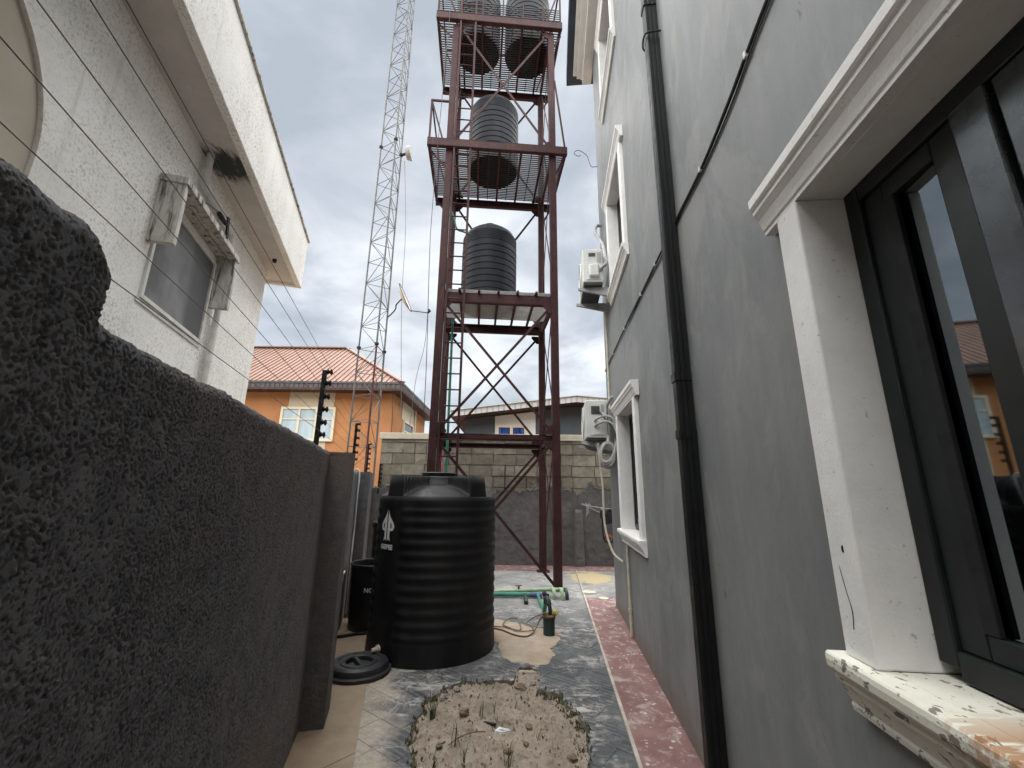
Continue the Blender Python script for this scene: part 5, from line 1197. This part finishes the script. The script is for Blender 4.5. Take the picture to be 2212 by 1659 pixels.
def weed(x_, y_, n_, h, spread_, label, seed):
    rr_ = random.Random(seed); z0 = sandz(x_, y_); mb = MB()
    for k in range(n_):
        a = rr_.uniform(0, 2*math.pi); L = h*rr_.uniform(0.5, 1.15); sp = spread_*rr_.uniform(0.3, 1.2); w_ = rr_.uniform(0.0014, 0.0032)
        d = Vector((math.cos(a), math.sin(a), 0)); s_ = Vector((-d.y, d.x, 0)); b = Vector((x_+rr_.uniform(-1, 1)*0.015, y_+rr_.uniform(-1, 1)*0.015, z0-0.01))
        P = [b, b+d*sp*0.25+Vector((0, 0, L*0.5)), b+d*sp*0.7+Vector((0, 0, L*0.9)), b+d*sp*1.25+Vector((0, 0, L*(0.95 if rr_.random() < 0.5 else 0.7)))]
        vs = []
        for i, p in enumerate(P): ww = w_*(1, 1, 0.7, 0.1)[i]; vs += [p-s_*ww, p+s_*ww+Vector((0, 0, 0.001))]
        mb.add(vs, [(0, 1, 3, 2), (2, 3, 5, 4), (4, 5, 7, 6)])
    return tag(mb.build('weed', M_WEED, fixn=False), label, 'weed', 'weeds in the sand patch')
WD = [(-0.52, 3.36, 26, 0.14, 0.07, 'bushiest green grass tuft at the left rim of the sand patch'), (-0.19, 3.38, 7, 0.13, 0.05, 'upright weed in the upper middle of the sand patch'),
      (-0.10, 3.44, 5, 0.10, 0.05, 'small weed just right of the upright weed'), (0.06, 3.52, 4, 0.08, 0.03, 'tiny sprout below the sand neck'), (-0.33, 3.02, 8, 0.15, 0.07, 'tall sparse weed in the left middle of the sand'),
      (-0.25, 2.82, 6, 0.17, 0.05, 'thin tall weed near the bottom left of the sand'), (0.0, 2.84, 8, 0.12, 0.09, 'spreading weed at the bottom middle of the sand'), (-0.42, 2.86, 8, 0.08, 0.06, 'low weed by the left rim near the bottom'),
      (0.19, 3.10, 4, 0.06, 0.04, 'wispy sprout right of centre in the sand'), (-0.07, 3.30, 5, 0.07, 0.05, 'short weed beside the white litter')]
for i, a in enumerate(WD): weed(*a, seed=100+i)
mo = MB(); rr = random.Random(5)     # mossy dead growth along the broken rim
hl = len(hole)
for i in range(2600):
    k = rr.randrange(hl); (px, py) = hole[k]
    if py < 2.5 or (py > 3.80 and px > -0.1): continue
    if px < 0 and rr.random() < 0.6: continue
    if py < 3.0 and rr.random() < 0.4: continue
    d = Vector((-0.05-px, 3.1-py)).normalized(); q = rr.uniform(-0.015, 0.075 if px > 0 else 0.04)
    x_, y_ = px+d.x*q, py+d.y*q; z_ = -0.03 if q > 0 else 0.002; h = rr.uniform(0.012, 0.034); a = rr.uniform(0, 6.3); w_ = rr.uniform(0.004, 0.012)
    mo.add([(x_-w_*math.cos(a), y_-w_*math.sin(a), z_), (x_+w_*math.cos(a), y_+w_*math.sin(a), z_), (x_+rr.uniform(-0.012, 0.012), y_+rr.uniform(-0.012, 0.012), z_+h)], [(0, 1, 2)])
o = mo.build('rim_moss', M_MOSS, fixn=False); o['kind'] = 'stuff'; o['label'] = 'dry moss and dead grass along the broken concrete rim'; o['category'] = 'moss'
fo = stone_mesh(9, 0.045); o = fo.build('plastic_litter', M_FOIL); put(o, (-0.03, 3.19, sandz(-0.03, 3.19)-0.006), None); o.scale = (1.3, 0.7, 0.7); tag(o, 'crumpled white plastic scrap in the middle of the sand patch', 'litter')
tw_ = MB(); z_ = sandz(-0.3, 3.15)+0.02; tw_.tube(bez([(-0.36, 3.02, z_), (-0.30, 3.08, z_+0.012), (-0.22, 3.13, z_+0.016), (-0.14, 3.15, z_+0.01)], 4), 0.004, 5); tag(tw_.build('twig', M_STONE), 'thin dry twig lying across the left of the sand patch', 'twig')
tw_ = MB(); z_ = sandz(-0.18, 3.2)+0.012; tw_.bar((-0.16, 3.30, z_), (-0.08, 3.26, z_+0.006), 0.018, 0.012); tag(tw_.build('black_scrap', M_BLACKRUB), 'small black plastic scrap beside the white litter', 'litter')
# dark strip painted as the shade inside the gap ending the sand neck
lp = MB()
for i in range(9):
    x_ = 0.09+i*0.022
    lp.add([(x_, 4.205+0.008*math.sin(i*2), -0.004), (x_+0.026, 4.205+0.008*math.sin(i*2+2), -0.004), (x_+0.024, 4.12+0.022*math.sin(i*3.1), -0.020), (x_-0.002, 4.12+0.022*math.cos(i*2.3), -0.020)], [(0, 1, 2, 3)])
lp.build('gap_shade_strip', simple('painted_gap_shade', (0.04, 0.027, 0.022), 0.9, 0.2, 0, 0.4, 30, 0.6, 60, 0.02).m, slab, fixn=False)

# ================================================================= CLOTHES LINE, HANGING BUNDLE
cl_ = MB(); cl_.tube(bez([(1.50, BY-0.05, 1.215), (1.60, BY-0.10, 1.20), (1.85, 9.15, 1.17), (2.3, 9.05, 1.12)], 5), 0.007, 5); cl_.tube(bez([(1.55, BY-0.07, 1.21), (1.7, 9.2, 1.14), (1.86, 9.15, 1.07)], 5), 0.006, 5)
for i in range(5): cl_.tube(bez([(1.50+i*0.035, BY-0.055, 1.21), (1.52+i*0.035, BY-0.085, 1.235-0.02*(i % 2)), (1.545+i*0.035, BY-0.06, 1.20)], 4), 0.010, 5)
for i in range(3): cl_.tube(bez([(1.60+i*0.02, BY-0.07, 1.19), (1.605+i*0.022, BY-0.07, 1.08), (1.59+i*0.03, BY-0.07, 0.98+0.03*i)], 4), 0.006, 5)
tag(cl_.build('tied_rope', M_ROPE), 'frayed white rope tied to the dark back wall near the house corner', 'rope')
hg = thing('hanging_bundle', (1.98, 9.12, 0.45), 'black straps and red pouch hanging on the back wall beside the house corner', 'bag')
k_ = MB(); k_.tube(bez([(1.88, 9.12, 1.10), (1.88, 9.10, 0.98), (1.94, 9.10, 0.90), (2.02, 9.1, 0.86)], 5), 0.022, 7); k_.tube(bez([(1.90, 9.1, 0.95), (1.90, 9.1, 0.7), (1.92, 9.1, 0.55), (2.0, 9.1, 0.48), (2.1, 9.1, 0.52)], 5), 0.015, 7); k_.build('strap', M_BLACKRUB, hg, smooth=True)
k_ = stone_mesh(4, 0.15); o = k_.build('black_body', M_BLACKRUB, hg); put(o, (2.05, 9.13, 0.84), hg); o.scale = (0.8, 0.5, 1.8)
k_ = stone_mesh(6, 0.10); o = k_.build('red_pouch', M_REDCLOTH, hg); put(o, (2.0, 9.12, 0.54), hg); o.scale = (1.0, 0.5, 0.9)
k_ = stone_mesh(8, 0.04); o = k_.build('blue_knot', M_BLUEWHITE, hg); put(o, (1.90, 9.11, 1.12), hg)

# ================================================================= LATTICE MAST
MC = Vector((-3.58, 10.3, 0))
ms = thing('lattice_mast', MC, 'slender galvanised three-legged lattice mast rising behind the left wall', 'mast')
MH = 17.5
def leg(k, z): 
    r_ = (0.40-0.085*z/16); a = R((-60, 60, 180)[k]); return Vector((MC.x+r_*math.cos(a), MC.y+r_*math.sin(a), z))
for k in range(3):
    mb = MB(); mb.tube([leg(k, z_) for z_ in (0.0, 5.0)], 0.024, 8); mb.build('leg', M_RUSTLEG if k == 0 else M_GALV, ms, smooth=True)
    mb = MB(); mb.tube([leg(k, z_) for z_ in (5.0, MH)], 0.022, 8); mb.build('leg', M_GALV, ms, smooth=True)
    for z_ in (5.0, 11.2):
        mb = MB(); mb.lathe(leg(k, z_-0.02), [(0.055, 0), (0.055, 0.05), (0, 0.05)], 10, cap=False); mb.build('flange', M_MOULD, ms)
zb = 0.0; i = 0
while zb < MH-0.4:
    hgt = 0.62
    for k in range(3):
        a, b = leg(k, zb), leg((k+1) % 3, zb)
        mb = MB(); mb.tube([a, b], 0.0085, 5); mb.build('cross_bar', M_GALV, ms)
        a, b = (leg(k, zb), leg((k+1) % 3, zb+hgt)) if (i+k) % 2 else (leg((k+1) % 3, zb), leg(k, zb+hgt))
        mb = MB(); mb.tube([a, b], 0.0085, 5); mb.build('diagonal_bar', M_GALV, ms)
    zb += hgt; i += 1
# satellite dish on the mast
sdsh = thing('satellite_dish', leg(1, 6.1), 'rust-stained satellite dish on an arm from the lattice mast', 'satellite dish')
dc = Vector((-2.93, 10.25, 6.36)); dn = Vector((0.92, -0.02, 0.40)).normalized(); dux = dn.cross(Vector((0, 1, 0))).normalized(); duy = dn.cross(dux)
rows = []
for j in range(9):
    r_ = 0.40*j/8; rows.append([tuple(dc+dn*(0.09*(j/8)**2)+(dux*math.cos(q*2*math.pi/36)*1.0+duy*math.sin(q*2*math.pi/36)*0.9)*r_) for q in range(37)])
do = gridmesh('reflector', np.array(rows), M_DISH, sdsh); md_ = do.modifiers.new('thick', 'SOLIDIFY'); md_.thickness = 0.008
mb = MB(); rimp = [dc+dn*0.09+(dux*math.cos(q*2*math.pi/36)+duy*math.sin(q*2*math.pi/36)*0.9)*0.402 for q in range(37)]; mb.tube(rimp, 0.009, 5, caps=False); mb.build('rim', M_MOULD, sdsh)
rs = []
for j in range(4):
    r_ = 0.10+0.24*j/3; rs.append([tuple(dc+dn*(0.09*(r_/0.40)**2+0.006)+(dux*math.cos(2.6+q*0.11)+duy*math.sin(2.6+q*0.11)*0.9)*r_) for q in range(10)])
gridmesh('rust_patch', np.array(rs), M_DISHRUST, sdsh)
mb = MB(); mb.tube(bez([leg(1, 5.98), leg(1, 6.05)+Vector((0.10, 0, 0.03)), leg(1, 6.12)+Vector((0.20, 0, 0.10)), leg(1, 6.3)+Vector((0.22, 0, 0.06)), dc-dn*0.02], 5), 0.018, 7); mb.build('mount_arm', M_MOULD, sdsh, smooth=True)
mb = MB(); low = dc+dn*0.09+dux*0.40 if (dc+dux*0.4).z < dc.z else dc+dn*0.09-dux*0.40
lnb = low+Vector((0.46, 0, -0.06)); mb.tube([low, lnb], 0.012, 6); mb.build('feed_arm', M_MOULD, sdsh)
mb = MB(); mb.tube([lnb, lnb+Vector((0.05, 0, 0.06)), lnb+Vector((0.02, 0, 0.11))], [0.03, 0.035, 0.02], 7); mb.build('feed_horn', M_BLACKRUB, sdsh)
for (p0, p1, sg, nm) in ((lnb, (-2.50, 10.3, 3.0), 0.05, 'thin cable dropping from the satellite dish horn'), (leg(1, 11.0)+Vector((0.12, 0, 0)), (-2.75, 10.4, 3.2), 0.05, 'thin cable dropping from the round antenna on the mast')):
    mb = MB(); p0 = Vector(p0); p1 = Vector(p1); mb.tube(bez([p0, p0.lerp(p1, 0.3)+Vector((sg, 0, 0)), p0.lerp(p1, 0.6)-Vector((sg*0.6, 0, 0)), p1], 6), 0.007, 5); tag(mb.build('drop_cable', M_GALV), nm, 'cable')
an = thing('panel_antenna', leg(1, 11.2)+Vector((0.2, 0, 0)), 'small round antenna clamped high on the lattice mast', 'antenna')
q = leg(1, 11.25)+Vector((0.14, 0, 0.0)); mb = MB(); mb.tube([q, q+Vector((0.10, 0, 0.02)), q+Vector((0.14, 0, 0.03)), q+Vector((0.15, 0, 0.03))], [0.17, 0.22, 0.22, 0.19], 18); mb.build('radome', M_HOSE, an)
mb = MB(); mb.tube([leg(1, 11.2), q], 0.04, 7); mb.build('clamp', M_MOULD, an)

# ================================================================= ORANGE HOUSE
oh = thing('orange_house', (-9.5, 21, 0), 'two-storey orange house with salmon hipped sheet roof behind the mast', 'building')
EX, EY, EZ, DD = -4.60, 17.0, 5.76, 8.0; WX, WY = -5.06, 17.6; XL = -21.0
wm = MB(); wm.box(XL, WX, WY, 24.4, 0, 5.45); wm.build('wall', M_ORANGE, oh)
sm = MB(); sm.box(XL-0.5, EX, EY, EY+DD, 5.44, 5.47); sm.build('soffit', M_SOFBROWN, oh)
# fascia with panel seams
f_ = MB(); f_.box(XL-0.5, EX, EY-0.03, EY, 5.43, 5.76); f_.box(EX, EX+0.03, EY-0.03, EY+DD, 5.43, 5.76)
fo_ = f_.build('fascia', M_FASCIA, oh)
pan = MB()
x_ = EX-0.02
while x_ > -16: pan.box(x_-0.17, x_-0.02, EY-0.045, EY-0.031, 5.50, 5.68); x_ -= 0.20
y_ = EY+0.05
while y_ < EY+DD: pan.box(EX+0.031, EX+0.045, y_, y_+0.15, 5.50, 5.68); y_ += 0.20
o = pan.build('fascia_panels', simple('fascia_panel_grey', (0.062, 0.052, 0.052), 0.6, 0.3, 0, 0.3, 3, 0).m, oh); o['kind'] = 'stuff'
tb = MB(); tb.box(XL-0.5, EX+0.05, EY-0.06, EY-0.031, 5.70, 5.78); tb.box(EX+0.031, EX+0.06, EY-0.06, EY+DD, 5.70, 5.78); tb.build('drip_edge', M_ACDARK, oh)
RX, RY, RZ = EX-4.0, EY+4.0, 8.55
rm = MB()
rm.add([(XL-0.5, EY-0.06, EZ), (EX+0.06, EY-0.06, EZ), (RX, RY, RZ), (XL-0.5, RY, RZ)], [(0, 1, 2, 3)])
rm.add([(EX+0.06, EY-0.06, EZ), (EX+0.06, EY+DD, EZ), (RX, RY, RZ)], [(0, 1, 2)])
rm.add([(XL-0.5, EY+DD, EZ), (EX+0.06, EY+DD, EZ), (RX, RY, RZ), (XL-0.5, RY, RZ)], [(0, 1, 2, 3)])
ro = rm.build('roof', M_ROOF, oh)
rib = MB(); sl_ = (RZ-EZ)/4.06; x_ = XL
src = None
while x_ < EX:
    ytop = RY if x_ < RX else EY-0.06+(EX+0.06-x_)/(EX+0.06-RX)*4.06
    a, b = Vector((x_, EY-0.06, EZ+0.02)), Vector((x_, ytop, EZ+0.02+(ytop-EY+0.06)*sl_))
    if b.y-a.y > 0.1:
        q = MB(); q.bar(a, b, 0.05, 0.05)
        if x_ > -14.5: q.build('roof_rib', M_ROOF, ro)
    x_ += 0.235
y_ = EY+0.2
while y_ < EY+DD-0.2:
    t_ = min(y_-EY, EY+DD-y_)/4.0; a, b = Vector((EX+0.06, y_, EZ+0.02)), Vector((EX+0.06-4.06*t_, y_, EZ+0.02+t_*(RZ-EZ))); q = MB(); q.bar(a, b, 0.05, 0.05); q.build('roof_rib', M_ROOF, ro); y_ += 0.3
hp = MB(); hp.bar((EX+0.06, EY-0.06, EZ+0.04), (RX, RY, RZ+0.04), 0.26, 0.05); hp.bar((RX-0.1, RY, RZ+0.05), (XL, RY, RZ+0.05), 0.3, 0.06); hp.bar((EX+0.06, EY+DD, EZ+0.04), (RX, RY, RZ+0.04), 0.26, 0.05); hp.build('ridge_cap', M_ROOF, ro)
def cream_window(x0, x1, z0, z1, n_, label):
    cp_ = MB(); cp_.box(x0+0.25, x1-0.12, WY-0.02, WY, z1+0.001, 5.44); cp_.box(x0+0.3, x1-0.30, WY-0.02, WY, z0-1.6, z0-0.001); cp_.build('cream_panel', M_CREAM, oh)
    fm = MB(); fw = 0.10
    fm.box(x0, x1, WY-0.10, WY-0.003, z1-fw, z1); fm.box(x0, x1, WY-0.10, WY-0.003, z0, z0+fw)
    wd = (x1-x0-fw)/n_
    for k in range(n_+1): fm.box(x0+k*wd, x0+k*wd+fw, WY-0.10, WY-0.003, z0+fw, z1-fw)
    for k in range(n_): fm.box(x0+k*wd+fw, x0+(k+1)*wd, WY-0.09, WY-0.003, z0+(z1-z0)*0.62, z0+(z1-z0)*0.62+0.05)
    w_ = fm.build('window', M_CREAMFRAME, oh); w_['label'] = label
    for k in range(n_):
        for (a, b) in ((z0+fw, z0+(z1-z0)*0.62), (z0+(z1-z0)*0.62+0.05, z1-fw)):
            g_ = MB(); g_.box(x0+k*wd+fw, x0+(k+1)*wd, WY-0.06, WY-0.004, a, b); g_.build('pane', M_CURTGLASS, w_)
cream_window(-9.72, -7.42, 3.36, 4.80, 3, 'cream three-light window with pale curtains')
cream_window(-16.2, -13.9, 3.36, 4.80, 3, 'cream three-light window further left')
sw = MB(); y0, y1, z0, z1 = 19.4, 21.3, 3.60, 4.60
for (a, b, c_, d) in ((y0, y1, z1-0.1, z1), (y0, y1, z0, z0+0.1), (y0, y0+0.1, z0+0.1, z1-0.1), (y1-0.1, y1, z0+0.1, z1-0.1), (y0+0.1, y1-0.1, (z0+z1)/2-0.03, (z0+z1)/2+0.03)): sw.box(WX+0.003, WX+0.10, a, b, c_, d)
w_ = sw.build('window', M_CREAMFRAME, oh); w_['label'] = 'small cream side window'
g_ = MB(); g_.box(WX+0.002, WX+0.05, y0+0.1, y1-0.1, z0+0.1, z1-0.1); g_.build('pane', M_GLASSD, w_)
cp_ = MB(); cp_.box(WX, WX+0.02, y0-0.2, y1+0.2, z1+0.001, 5.44); cp_.box(WX, WX+0.06, y1+0.35, y1+0.6, 0, 5.44); cp_.build('cream_panel', M_CREAM, oh)
cc = MB(); cc.tube(bez([(-4.85, 17.0, 5.9), (-5.0, 17.3, 5.0), (-5.03, 17.55, 4.6), (-5.0, 17.62, 3.2)], 6), 0.012, 5); cc.build('eave_cable', M_CABLE, oh)

# ================================================================= SLATE HOUSE BEHIND THE BLOCK WALL
dh = thing('slate_house', (2, 21, 0), 'slate grey house with white panel and pale ribbed roof edge behind the block wall', 'building')
prof = [(-1.95, 0), (9, 0), (9, 4.55), (2.66, 5.02), (-1.95, 4.42)]
k_ = MB(); k_.extrude(prof, (0, 17.8, 0), (1, 0, 0), (0, 0, 1), (0, 8, 0)); k_.build('wall', M_SLATE, dh)
k_ = MB(); k_.extrude([(-2.5, 4.37), (2.66, 5.05), (9.5, 4.55), (9.5, 4.58), (2.66, 5.08), (-2.5, 4.40)], (0, 17.0, 0), (1, 0, 0), (0, 0, 1), (0, 9, 0)); k_.build('soffit', M_SOFBROWN, dh)
k_ = MB(); k_.extrude([(-2.5, 4.37), (2.66, 5.04), (9.5, 4.54), (9.5, 4.79), (2.66, 5.29), (-2.5, 4.60)], (0, 16.96, 0), (1, 0, 0), (0, 0, 1), (0, 0.04, 0)); fo2 = k_.build('fascia', M_RIBFASCIA, dh)
k_ = MB(); k_.extrude([(-2.5, 4.60), (2.66, 5.29), (9.5, 4.79), (9.5, 4.83), (2.66, 5.33), (-2.5, 4.64)], (0, 16.9, 0), (1, 0, 0), (0, 0, 1), (0, 9, 0)); k_.build('roof', M_RIBFASCIA, dh)
sl1 = (5.04-4.37)/5.16; x_ = -2.4
while x_ < 6:
    zb_ = 4.37+(x_+2.5)*sl1 if x_ < 2.66 else 5.04-(x_-2.66)*0.073
    q = MB(); q.box(x_, x_+0.035, 16.945, 16.959, zb_+0.02, zb_+0.22); q.build('fascia_seam', M_RIBSEAM, fo2); x_ += 0.23
k_ = MB(); k_.extrude([(-0.70, 2.6), (1.02, 2.6), (1.02, 4.76), (-0.70, 4.54)], (0, 17.77, 0), (1, 0, 0), (0, 0, 1), (0, 0.028, 0)); k_.build('white_panel', M_WHITEPANEL, dh)
k_ = MB(); 
for (a, b, c_, d) in ((-0.66, 0.66, 4.06, 4.18), (-0.66, -0.54, 2.8, 4.06), (0.54, 0.66, 2.8, 4.06), (-0.06, 0.06, 2.8, 4.06)): k_.box(a, b, 17.70, 17.769, c_, d)
w_ = k_.build('window', M_CREAMFRAME, dh); w_['label'] = 'cream framed window with blue curtains'
for (a, b) in ((-0.54, -0.06), (0.06, 0.54)):
    g_ = MB(); g_.box(a, b, 17.74, 17.768, 2.8, 4.06); g_.build('pane', M_BLUEGLASS, w_)
k_ = MB(); k_.box(3.2, 4.3, 17.75, 17.799, 3.5, 4.45); k_.build('dark_panel', M_ACDARK, dh)
k_ = MB(); k_.box(3.75, 4.05, 17.70, 17.749, 3.9, 4.2); k_.build('vent', M_GLASSD, dh)
